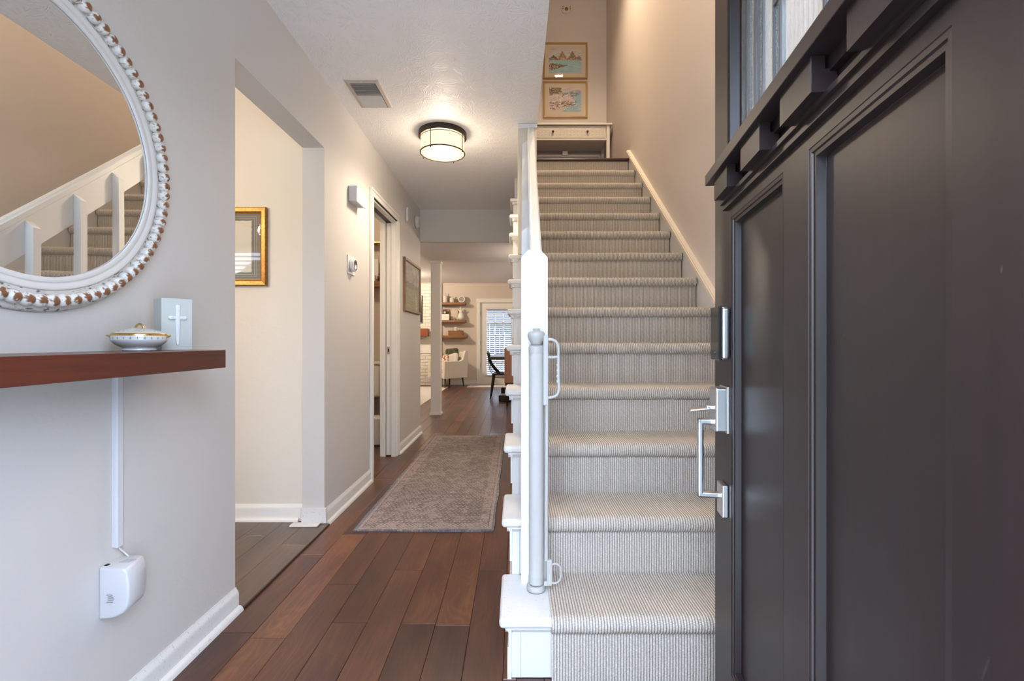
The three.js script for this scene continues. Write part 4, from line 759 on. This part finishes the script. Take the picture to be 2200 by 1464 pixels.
/* ------------------------------------------------ upstairs landing ------------------------------------------------ */
{
  const white = mat(lin(0.70, 0.66, 0.60), 0.45);
  const lattice = canvasTex(512, 128, (c, w, h) => { c.fillStyle = '#909090'; c.fillRect(0, 0, w, h); c.strokeStyle = '#f8f8f8'; c.lineWidth = 3; for (let i = -1; i < 10; i++) for (let j = -1; j < 4; j++) { const x = i * 58 + (j % 2) * 29, y = j * 40; c.beginPath(); c.moveTo(x, y + 20); c.lineTo(x + 16, y); c.lineTo(x + 42, y); c.lineTo(x + 58, y + 20); c.lineTo(x + 42, y + 40); c.lineTo(x + 16, y + 40); c.closePath(); c.stroke(); } }, false, 2.2, 4);
  const g = thing('console_desk', 'narrow white desk with a lattice fronted drawer at the top of the stairs', 'desk', [0, UPF, 0]);
  const Df = 5.44, Db = 5.83, H = 0.726;
  add('desk_top', rbx(0.125, 1.098, H - 0.022, H, Df - 0.02, Db, 0.004), white, g);
  for (const [x, D] of [[0.165, Df], [1.035, Df], [0.165, Db - 0.045], [1.035, Db - 0.045]]) add('leg', rbx(x, x + 0.038, 0, H - 0.022, D, D + 0.038, 0.003), white, g);
  add('carcass', [bx(0.2035, 1.0345, H - 0.18, H - 0.0225, Df + 0.02, Db - 0.05), bx(0.203, 1.035, H - 0.190, H - 0.172, Df + 0.002, Df + 0.03)], white, g);
  const dr = add('drawer_front', rbx(0.212, 1.026, H - 0.164, H - 0.030, Df + 0.004, Df + 0.022, 0.002), mat(lin(0.72, 0.66, 0.58), 0.45, { bumpMap: lattice, bumpScale: 0.004 }), g);
  for (const px of [1188, 1262]) add('knob', [new THREE.SphereGeometry(0.0125, 16, 12).translate(pxX(px, Df), H - 0.098, -(Df - 0.014)), cyl(0.005, 0.008, 0.02, 0, 0, 0, 12).rotateX(-Math.PI / 2).translate(pxX(px, Df), H - 0.098, -(Df - 0.001))], bronze, dr);
  add('folding_shelf', [bx(0.25, 0.99, H - 0.285, H - 0.262, Df + 0.25, Df + 0.27), bx(0.25, 0.99, H - 0.355, H - 0.300, Df + 0.30, Df + 0.32), bx(0.97, 0.992, 0, H - 0.26, Df + 0.30, Df + 0.32), bx(0.203, 1.035, 0.0, H - 0.20, Db - 0.012, Db - 0.006)], mat(lin(0.62, 0.60, 0.58), 0.5), g);
  add('hinge_tab', bx(0.555, 0.615, H - 0.275, H - 0.225, Df + 0.235, Df + 0.249), casingWhite, g);
  const matBoard = mat(lin(0.62, 0.52, 0.40), 0.8), W = 0.546, xc = 0.603;
  picture('seascape_print', 'gilt framed watercolour of rocky islands and sea, the upper of two', W, 0.447, 0.022, oakFrame, matBoard, paintingTex(0), 0.052, [xc, 4.443, -5.846], 0, null);
  picture('cliff_village_print', 'gilt framed watercolour of a white cliffside village, the lower of two', W, 0.451, 0.022, oakFrame, matBoard, paintingTex(1), 0.055, [xc, 3.965, -5.846], 0, null);
  const f = thing('wall_fixture_plate', 'round wall fitting with a brass centre high above the two prints', 'wall fitting', [pxX(1217, 5.84), pyY(19, 5.84), -5.846]);
  const q = (o) => o.rotateX(Math.PI / 2);
  add('plate', q(lathe([[0, 0.0005], [0.062, 0.0005], [0.06, 0.004], [0, 0.005]], 36)), paintStair, f);
  add('brass_button', q(lathe([[0, 0.005], [0.021, 0.005], [0.019, 0.012], [0, 0.014]].reverse(), 24)), mat(lin(0.30, 0.15, 0.03), 0.4, { metalness: 0.6 }), f);
  for (const [x, y] of [[-0.044, 0.026], [0.046, 0.024], [-0.044, 0.002], [0.045, -0.001]]) add('screw', q(cyl(0.006, 0.005, 0.004, 0, 0, 0, 10)).translate(x, y, 0.005), mat(lin(0.04, 0.02, 0.012), 0.5), f);
}

/* ------------------------------------------------ family room ------------------------------------------------ */
{
  const g = thing('column', 'square painted support post at the end of the hallway', 'column', [-1.082, 0, -6.43]);
  add('shaft', rbx(-0.064, 0.064, 0.04, SOFF - 0.03, -0.064, 0.064, 0.002), casingWhite, g);
  add('base', [rbx(-0.078, 0.078, 0, 0.03, -0.078, 0.078, 0.003), rbx(-0.07, 0.07, 0.03, 0.042, -0.07, 0.07, 0.004)], casingWhite, g);
  add('cap', rbx(-0.076, 0.076, SOFF - 0.035, SOFF - 0.0005, -0.076, 0.076, 0.004), casingWhite, g);
}
{
  // white brick chimney breast
  const g = thing('wall_fireplace', 'white painted brick fireplace wall', 'brick wall', [0, 0, 0], { kind: 'structure' });
  const D = BACK - 0.16;
  add('mortar', bx(-3.5, -1.74, 0, FAMC - 0.001, D + 0.006, BACK - 0.001), mat(lin(0.5, 0.46, 0.4), 0.9), g);
  const bricks = []; for (let r = 0; r < 31; r++) for (let c = -1; c < 9; c++) { const x0 = -3.5 + c * 0.21 + (r % 2) * 0.105, a = Math.max(-3.5, x0), b = Math.min(-1.74, x0 + 0.2); if (b - a > 0.02) bricks.push(bx(a, b, r * 0.0735 + 0.004, r * 0.0735 + 0.0655, D + rr(-0.003, 0.002), D + 0.02)); }
  const m = add('bricks', bricks, mat(lin(0.72, 0.68, 0.61), 0.75), g); m.userData.kind = 'stuff';
  add('panel', [bx(-3.2, -1.80, 0.72, 1.04, D - 0.012, D), ...[0, 1, 2, 3, 4, 5, 6].map((k) => bx(-3.2 + k * 0.21, -3.17 + k * 0.21, 0.72, 1.04, D - 0.02, D - 0.012))], casingWhite, g);
  const t = thing('mantel_beam', 'reddish wooden mantel beam on the white brick fireplace', 'mantel', [0, 0, 0]);
  add('beam', rbx(-3.4, pxX(919, D - 0.2), 1.10, 1.27, D - 0.22, D - 0.021, 0.006), mat(lin(0.22, 0.058, 0.02), 0.45), t);
  const tv = thing('television', 'dark flat television mounted above the mantel', 'television', [-2.62, 1.72, -(D - 0.05)]);
  add('bezel', rbx(-0.52, 0.52, -0.30, 0.30, -0.02, 0.02, 0.006), mat(lin(0.01, 0.01, 0.01), 0.3), tv);
  add('dark_screen', rbx(-0.505, 0.505, -0.285, 0.285, 0.0195, 0.0215, 0.001), mat(lin(0.006, 0.006, 0.008), 0.08), tv);
}
const shelfY = [1.855, 1.462, 1.118];
shelfY.forEach((y, i) => tag(add('floating_shelf', rbx(-1.715, [-1.135, -1.135, -1.10][i], y - 0.05, y, BACK - 0.2, BACK - 0.0005, 0.004), shelfOak), ['top wooden floating shelf holding jars and a clock', 'middle wooden floating shelf holding the photo frame and pineapple vase', 'lowest wooden floating shelf holding the wooden box and candle'][i], 'shelf', 'floating shelves in the family room'));
{
  const Ds = BACK - 0.11, X = (px) => pxX(px, Ds), s = 0.01;
  const stone = mat(lin(0.58, 0.53, 0.46), 0.6), white = mat(lin(0.70, 0.67, 0.62), 0.4);
  const jar = (name, label, px, r, h) => { const g = thing(name, label, 'jar', [X(px), shelfY[0], -Ds], { group: 'stoppered jars on the top shelf' }); add('body', lathe([[0, 0], [r * 0.95, 0], [r, 0.01], [r, h * 0.62], [r * 0.8, h * 0.76], [r * 0.4, h * 0.8], [0, h * 0.8]], 28), stone, g); add('stopper', [cyl(r * 0.38, r * 0.3, h * 0.04, 0, h * 0.8, 0, 16), cyl(0.006, 0.006, h * 0.14, 0, h * 0.84, 0, 8), new THREE.SphereGeometry(0.014, 12, 8).translate(0, h * 0.98, 0)], stone, g); };
  jar('stoppered_jar', 'tall stone coloured jar with a slim stopper on the top shelf', 956.5, 0.052, 0.215); jar('stoppered_jar', 'short stone coloured jar with a slim stopper on the top shelf', 971, 0.052, 0.145);
  const c = thing('desk_clock', 'round white clock on the top floating shelf', 'clock', [X(992), shelfY[0], -Ds]);
  const q = (o) => o.rotateX(Math.PI / 2);
  add('case', q(lathe([[0, -0.03], [0.075, -0.03], [0.078, 0.02], [0.07, 0.026], [0.058, 0.022], [0.056, 0.012], [0, 0.012]], 36)).translate(0, 0.079, 0), white, c);
  add('dial', q(lathe([[0, 0.013], [0.056, 0.013]].reverse(), 32)).translate(0, 0.079, 0), mat(lin(0.30, 0.27, 0.24), 0.5), c);
  add('hands', [bx(-0.002, 0.003, 0, 0.045, -0.001, 0.001).rotateZ(-0.8).translate(0, 0.079, 0.016), bx(-0.003, 0.003, 0, 0.03, -0.001, 0.001).rotateZ(-2.6).translate(0, 0.079, 0.016)], white, c);
  const p = thing('photo_frame', 'white block frame with a small dark photo on the middle shelf', 'photo frame', [X(956), shelfY[1], -(Ds - 0.03)]);
  add('block', rbx(-0.10, 0.10, 0, 0.135, -0.015, 0.015, 0.003), white, p);
  add('photo', rbx(-0.045, 0.055, 0.035, 0.24, 0.0155, 0.019, 0.001), mat(lin(0.06, 0.05, 0.045), 0.3), p);
  add('face', q(lathe([[0, 0], [0.026, 0], [0.024, 0.003], [0, 0.004]], 16)).translate(0.004, 0.17, 0.0185), mat(lin(0.55, 0.45, 0.38), 0.5), p);
  tag(add('art_board', rbx(X(956) - 0.1, X(956) + 0.09, shelfY[1] + 0.001, shelfY[1] + 0.255, BACK - 0.03, BACK - 0.005, 0.003), mat(lin(0.30, 0.19, 0.10), 0.6)), 'brown wooden board leaning behind the photo frame', 'board');
  tag(add('canvas_block', rbx(X(967), X(983), shelfY[1] + 0.001, shelfY[1] + 0.225, BACK - 0.03, BACK - 0.005, 0.003), mat(lin(0.62, 0.52, 0.40), 0.7)), 'pale canvas block leaning beside the brown wooden board', 'canvas');
  const v = thing('pineapple_vase', 'white ceramic vase with spiky leaf top on the middle shelf', 'vase', [X(990), shelfY[1], -Ds]);
  add('body', lathe([[0, 0], [0.045, 0], [0.066, 0.04], [0.07, 0.08], [0.06, 0.13], [0.038, 0.165], [0.03, 0.18], [0, 0.18]], 28), white, v);
  for (let k = 0; k < 9; k++) { const a = k * 0.7, t = k < 3 ? 0.15 : 0.75; const l = add('leaf', new THREE.ConeGeometry(0.02, 0.14, 8).scale(1, 1, 0.45).translate(0, 0.07, 0), white, v); l.rotation.set(t * Math.cos(a), 0, t * Math.sin(a)); l.position.set(0, 0.175, 0); }
  const car = thing('toy_figurine', 'small metal figurine beside the white vase', 'figurine', [X(976.5), shelfY[1], -(Ds - 0.05)]);
  add('body', [rbx(-0.055, 0.055, 0.018, 0.04, -0.02, 0.02, 0.008), rbx(-0.03, 0.025, 0.04, 0.066, -0.016, 0.016, 0.01)], mat(lin(0.42, 0.36, 0.28), 0.4, { metalness: 0.5 }), car);
  for (const x of [-0.034, 0.034]) add('wheel', q(cyl(0.018, 0.018, 0.05, 0, -0.025, 0, 16)).translate(x, 0.018, 0), mat(lin(0.08, 0.06, 0.05), 0.5), car);
  const b = thing('wooden_box', 'carved wooden box on the lowest shelf', 'box', [X(979.5), shelfY[2], -(Ds - 0.01)]);
  add('box', rbx(-0.162, 0.162, 0, 0.085, -0.07, 0.07, 0.004), shelfOak, b); add('lid', rbx(-0.166, 0.166, 0.085, 0.108, -0.074, 0.074, 0.004), shelfOak, b); add('carved_panel', rbx(-0.135, 0.135, 0.022, 0.066, -0.0745, -0.07, 0.002).scale(1, 1, -1), mat(lin(0.20, 0.08, 0.025), 0.6), b);
  b.children[2].geometry = join(rbx(-0.135, 0.135, 0.022, 0.066, 0.07, 0.0745, 0.002));
  const k = thing('candle_jar', 'white candle in a glass on the wooden box', 'candle', [X(979.5), shelfY[2] + 0.108, -(Ds - 0.01)]);
  add('jar', cyl(0.034, 0.036, 0.08, 0, 0, 0, 24), white, k); add('label', new THREE.CylinderGeometry(0.0358, 0.0352, 0.03, 24, 1, true, -0.6, 1.2).translate(0, 0.04, 0), mat(lin(0.5, 0.42, 0.33), 0.6), k);
  const sw = thing('switch_plate', 'light switch plate on the wall right of the floating shelves', 'switch', [pxX(1014, BACK), pyY(725, BACK), -BACK]);
  add('plate', rbx(-0.035, 0.035, -0.058, 0.058, 0.0005, 0.006, 0.002), casingWhite, sw); add('toggle', rbx(-0.006, 0.006, -0.012, 0.012, 0.006, 0.014, 0.002), casingWhite, sw);
  const ou = thing('outlet_plate', 'white power outlet low on the wall beside the armchair', 'outlet', [pxX(1003, BACK), pyY(798, BACK), -BACK]);
  add('plate', rbx(-0.035, 0.035, -0.058, 0.058, 0.0005, 0.006, 0.002), casingWhite, ou); for (const y of [-0.02, 0.02]) add('socket', rbx(-0.012, 0.012, y - 0.012, y + 0.012, 0.006, 0.008, 0.003), mat(lin(0.3, 0.28, 0.26), 0.5), ou);
}
{
  // armchair turned to face the fireplace
  const fabric = mat(lin(0.66, 0.60, 0.52), 0.9), g = thing('armchair', 'cream upholstered armchair with dark tapered legs below the floating shelves', 'armchair', [-1.49, 0.0135, -10.28], { turn: -Math.PI / 4 });
  const W = 0.30, Z = 0.30;
  add('seat_base', rbx(-W, W, 0.20, 0.31, -Z, Z, 0.02), fabric, g);
  add('seat_cushion', rbx(-W + 0.07, W - 0.07, 0.305, 0.42, -Z - 0.005, Z - 0.12, 0.035, 4), fabric, g);
  const armShape = () => { const s = poly([[-0.30, 0.20], [0.30, 0.20], [0.33, 0.76], [0.26, 0.765], [0.20, 0.58], [0.12, 0.545], [-0.29, 0.55]]); return new THREE.ExtrudeGeometry(s, { depth: 0.065, bevelEnabled: true, bevelSize: 0.006, bevelThickness: 0.006, bevelSegments: 2 }).applyMatrix4(new THREE.Matrix4().set(0, 0, 1, 0, 0, 1, 0, 0, -1, 0, 0, 0, 0, 0, 0, 1)); };
  add('arm', armShape().translate(W - 0.065, 0, 0), fabric, g); add('arm', armShape().translate(-W, 0, 0), fabric, g);
  add('backrest', rbx(-W + 0.05, W - 0.05, 0.30, 0.76, 0.22, 0.31, 0.03, 3).rotateX(-0.06), fabric, g);
  for (const [x, z] of [[-1, 1], [1, 1], [-1, -1], [1, -1]]) { const l = add('leg', cyl(0.011, 0.02, 0.205, 0, 0, 0, 14), mat(lin(0.03, 0.016, 0.01), 0.4), g); l.position.set(x * 0.25, 0, z * 0.25); l.rotation.set(-z * 0.10, 0, x * 0.10); }
  const cu = tag(add('tufted_cushion', (() => { const o = new RoundedBoxGeometry(0.36, 0.30, 0.11, 5, 0.05); const p = o.attributes.position; for (let i = 0; i < p.count; i++) p.setZ(i, p.getZ(i) * (1 + 0.12 * Math.cos(p.getX(i) * 60))); o.computeVertexNormals(); return o; })(), fabric), 'plain cream cushion against the armchair back', 'cushion');
  cu.position.set(-1.40, 0.565, -10.36); cu.rotation.set(-0.25, -0.75, 0.05);
  const flor = canvasTex(256, 256, (c, w, h) => { c.fillStyle = '#d8c8b0'; c.fillRect(0, 0, w, h); seedState = 8; for (let k = 0; k < 16; k++) { const x = rr(20, 236), y = rr(20, 236), col = ['#8c2630', '#33283a', '#a8443c', '#59455a'][k % 4]; for (let a = 0; a < 6; a++) { c.fillStyle = col; c.beginPath(); c.ellipse(x + Math.cos(a) * 14, y + Math.sin(a) * 14, 12, 7, a, 0, 6.3); c.fill(); } } });
  const fp = tag(add('floral_pillow', new RoundedBoxGeometry(0.30, 0.28, 0.10, 4, 0.045), mat(lin(1, 1, 1), 0.9, { map: flor })), 'cream pillow with dark red flowers on the armchair', 'pillow');
  fp.position.set(-1.555, 0.545, -10.16); fp.rotation.set(-0.3, -0.7, 0.1);
  const thr = canvasTex(64, 256, (c, w, h) => { for (let k = 0; k < 32; k++) { c.fillStyle = ['#4c5238', '#2f3326', '#6d6a4a', '#3c4030'][k % 4]; c.fillRect(0, k * 8, w, 8); } });
  const th = tag(add('throw_blanket', (() => { const o = new RoundedBoxGeometry(0.34, 0.16, 0.15, 4, 0.05); return o; })(), mat(lin(1, 1, 1), 1, { map: thr })), 'dark green striped throw over the armchair back', 'throw');
  th.position.set(-1.42, 0.75, -10.50); th.rotation.set(0, -0.78, 0.08);
}
tag(add('area_rug', rbx(-3.7, -1.465, 0.0005, 0.009, 6.75, 10.25, 0.003), mat(lin(0.58, 0.54, 0.49), 1, { bumpMap: carpetBump, bumpScale: 0.002 })), 'pale area rug in front of the fireplace', 'rug');
tag(add('door_mat', rbx(-1.06, -0.05, 0.0005, 0.008, 10.15, 10.55, 0.003), mat(lin(0.62, 0.55, 0.47), 1)), 'pale mat in front of the glazed back door', 'mat');

/* glazed back door with a blind */
{
  const g = thing('door_3', 'white glazed back door with small panes behind a blind', 'door', [0, 0, 0], { kind: 'structure' });
  const L = -0.815, Rr = 0.043, gx0 = -0.66, gx1 = -0.112, gy0 = 0.235, gy1 = 1.70, T = 1.855;
  add('stile', bx(L, gx0, 0.02, T, BACK + 0.03, BACK + 0.075), casingWhite, g); add('stile', bx(gx1, Rr, 0.02, T, BACK + 0.03, BACK + 0.075), casingWhite, g);
  add('rail', bx(gx0, gx1, 0.02, gy0, BACK + 0.03, BACK + 0.075), casingWhite, g); add('rail', bx(gx0, gx1, gy1, T, BACK + 0.03, BACK + 0.075), casingWhite, g);
  for (let c = 0; c < 3; c++) for (let r = 0; r < 5; r++) add('pane', bx(gx0 + (gx1 - gx0) * c / 3, gx0 + (gx1 - gx0) * (c + 1) / 3 - 0.001, gy0 + (gy1 - gy0) * r / 5, gy0 + (gy1 - gy0) * (r + 1) / 5 - 0.001, BACK + 0.052, BACK + 0.055), glassPane, g);
  add('muntins', [1, 2].map((c) => bx(gx0 + (gx1 - gx0) * c / 3 - 0.011, gx0 + (gx1 - gx0) * c / 3 + 0.011, gy0, gy1, BACK + 0.04, BACK + 0.066)).concat([1, 2, 3, 4].map((r) => bx(gx0, gx1, gy0 + (gy1 - gy0) * r / 5 - 0.011, gy0 + (gy1 - gy0) * r / 5 + 0.011, BACK + 0.04, BACK + 0.066))), trimWhite, g);
  for (const y of [0.45, 0.95, 1.62]) add('hinge', bx(L - 0.012, L + 0.004, y - 0.045, y + 0.045, BACK + 0.018, BACK + 0.032), bronze, g);
  const t = thing('trim_2', 'white casing around the glazed back door', 'casing', [0, 0, 0], { kind: 'structure' });
  add('casing_post', rbx(-0.90, -0.82, 0, 1.87, BACK - 0.02, BACK - 0.0005, 0.004), casingWhite, t); add('casing_post', rbx(0.05, 0.13, 0, 1.87, BACK - 0.02, BACK - 0.0005, 0.004), casingWhite, t); add('casing_head', rbx(-0.905, 0.135, 1.87, 1.955, BACK - 0.024, BACK - 0.0005, 0.004), casingWhite, t);
  add('jamb', [bx(-0.83, -0.816, 0, 1.86, BACK, BACK + 0.12), bx(0.044, 0.06, 0, 1.86, BACK, BACK + 0.12), bx(-0.83, 0.06, 1.857, 1.87, BACK, BACK + 0.12), bx(-0.83, 0.06, -0.02, 0.018, BACK, BACK + 0.12)], casingWhite, t);
  const b = thing('door_blind', 'white horizontal blind hanging over the back door glass', 'blind', [0, 0, 0]);
  add('headrail', bx(gx0 - 0.03, gx1 + 0.03, gy1 + 0.02, gy1 + 0.07, BACK - 0.012, BACK + 0.0295), trimWhite, b);
  const s = new THREE.BoxGeometry(gx1 - gx0 + 0.05, 0.0025, 0.045);
  for (let k = 0; k < 32; k++) { const m = share('slat', s, trimWhite, b); m.position.set((gx0 + gx1) / 2, gy1 - k * 0.0462, -(BACK + 0.008)); m.rotation.x = 0.32; }
  add('bottom_rail', bx(gx0 - 0.02, gx1 + 0.02, gy0 - 0.035, gy0 - 0.01, BACK - 0.002, BACK + 0.0295), trimWhite, b);
}
/* dining nook furniture */
{
  const steel = mat(lin(0.045, 0.035, 0.03), 0.38, { metalness: 0.7 });
  const g = thing('metal_chair', 'dark metal cafe chair with a slanted open back at the nook table', 'chair', [-0.235, 0, -8.30]);
  add('seat', rbx(-0.185, 0.185, 0.405, 0.425, -0.19, 0.19, 0.009, 3), steel, g);
  for (const [x, z] of [[-1, 1], [1, 1], [-1, -1], [1, -1]]) { const l = new THREE.CylinderGeometry(0.034, 0.013, 0.43, 4).rotateY(Math.PI / 4).translate(0, -0.205, 0); const m = add('leg', l, steel, g); m.position.set(x * 0.150, 0.415, z * 0.155); m.rotation.set(-z * 0.14, 0, x * 0.14); }
  for (const z of [-0.165, 0.165]) add('back_post', tube([[-0.165 + 0.11, 0.425, z], [-0.2, 0.60, z], [-0.255, 0.79, z * 0.93]], 0.015, 16, 8), steel, g);
  add('top_rail', tube([[-0.255, 0.79, 0.154], [-0.262, 0.80, 0], [-0.255, 0.79, -0.154]], 0.014, 12, 8), steel, g);
  for (const z of [-0.16, 0.16]) add('side_hoop', tube([[-0.25, 0.76, z], [-0.235, 0.62, z * 1.08], [-0.20, 0.47, z * 1.15], [-0.15, 0.435, z * 1.15], [0.02, 0.43, z * 1.12]], 0.006, 24, 8), steel, g);
  add('stretcher', [tube([[0, 0.36, 0.17], [0.0, 0.35, 0], [0, 0.36, -0.17]], 0.006, 10, 6), tube([[-0.17, 0.36, 0], [0, 0.35, 0], [0.17, 0.36, 0]], 0.006, 10, 6)], steel, g);
  const t = thing('nook_table', 'dark dining table on a black trestle base', 'table', [0.09, 0, -8.55]);
  add('tabletop', rbx(-0.52, 0.52, 0.69, 0.735, -0.80, 0.80, 0.006), mat(lin(0.055, 0.035, 0.028), 0.4), t);
  for (const z of [-0.62, 0.70]) { add('foot', rbx(-0.38, 0.38, 0, 0.10, -z - 0.045, -z + 0.045, 0.012), steel, t); add('pedestal', rbx(-0.07, 0.07, 0.10, 0.69, -z - 0.04, -z + 0.04, 0.01), steel, t); }
  add('beam', rbx(-0.03, 0.03, 0.25, 0.33, -0.66, 0.58, 0.01), steel, t);
  const c = thing('leather_chair', 'tan leather dining chair with black legs, its back to the hallway', 'chair', [0.045, 0, -7.30]);
  const tan = mat(lin(0.36, 0.185, 0.125), 0.5);
  add('backrest', rbx(-0.225, 0.225, 0.34, 0.895, -0.035, 0.035, 0.03, 4).rotateX(0.05), tan, c);
  add('seat', rbx(-0.22, 0.22, 0.36, 0.46, 0.0, 0.42, 0.03, 4), tan, c);
  add('apron', rbx(-0.215, 0.215, 0.31, 0.36, -0.02, 0.40, 0.006), steel, c);
  for (const [x, z] of [[-1, 0.0], [1, 0.0], [-1, 0.38], [1, 0.38]]) { const l = add('leg', cyl(0.015, 0.026, 0.33, 0, 0, 0, 4).rotateY(Math.PI / 4), steel, c); l.position.set(x * 0.185, 0, -z); }
}
/* ------------------------------------------------ outdoors ------------------------------------------------ */
tag(add('ground', [bx(-30, 30, -0.35, -0.2, -30, 40)], lawn), 'lawn around the house', 'lawn', null, 'structure');
tag(add('driveway', bx(-7, 7, -0.2, -0.02, -10, 0.168), concrete), 'pale concrete driveway before the entrance', 'driveway', null, 'structure');
tag(add('deck', bx(-3, 3, -0.2, -0.03, BACK + 0.121, 14), concrete), 'patio slab behind the back door', 'patio', null, 'structure');
{
  const g = thing('garden_fence', 'blue grey board fence seen through the back door blind', 'fence', [0, 0, 0]);
  const m = mat(lin(0.028, 0.034, 0.045), 0.8);
  for (let k = 0; k < 34; k++) add('board', bx(-2.6 + k * 0.142, -2.4605 + k * 0.142, -0.02, 1.95, 13.5, 13.52), m, g);
  add('rail', [bx(-2.6, 2.2, 0.4, 0.49, 13.455, 13.5), bx(-2.6, 2.2, 1.5, 1.59, 13.455, 13.5)], m, g);
}
function shrub(label, x, y, z, r, s) {
  const g = thing('shrub', label, 'shrub', [x, y, z]);
  const o = new THREE.IcosahedronGeometry(r, 5), p = o.attributes.position;
  for (let i = 0; i < p.count; i++) { const v = new THREE.Vector3().fromBufferAttribute(p, i), n = v.clone().normalize(); const k = 0.75 + 0.5 * vnoise(n.x * 7 + 20, n.y * 7 + 20 + n.z * 9, 80, 80, s); v.multiplyScalar(k); p.setXYZ(i, v.x, v.y, v.z); }
  o.computeVertexNormals(); add('foliage', o, mat(lin(0.06, 0.13, 0.03), 0.9), g); add('stem', cyl(0.04, 0.03, Math.max(0.1, y + 0.2), 0, -y - 0.2, 0, 8), mat(lin(0.08, 0.05, 0.03), 0.9), g);
}
shrub('leafy shrub above the garden fence', -0.2, 2.0, -14.6, 0.7, 3);
shrub('round evergreen outside the dining room window', -3.2, 0.8, 2.6, 0.95, 9);
shrub('smaller round evergreen outside the dining room window', -1.0, 0.6, 5.2, 0.8, 19);

{
  const o = new THREE.BoxGeometry(44, 4.2, 2.4, 110, 12, 6), p = o.attributes.position;
  for (let i = 0; i < p.count; i++) { const n = vnoise(p.getX(i) * 1.3 + 60, p.getY(i) * 1.3 + 20, 200, 90, 5) - 0.5, q = vnoise(p.getX(i) * 0.5 + 60, p.getZ(i) + 9, 200, 90, 8) - 0.5; p.setXYZ(i, p.getX(i) + n * 0.5, p.getY(i) + (p.getY(i) > 1.9 ? q * 1.8 + n * 0.5 : 0), p.getZ(i) + n * 0.9); }
  o.computeVertexNormals();
  const h = tag(add('hedge', o.translate(0, 1.9, 0), mat(lin(0.05, 0.09, 0.03), 0.95)), 'tall clipped hedge across the street from the entrance', 'hedge'); h.position.set(0, 0, 17);
}

renderer.render(scene, camera);
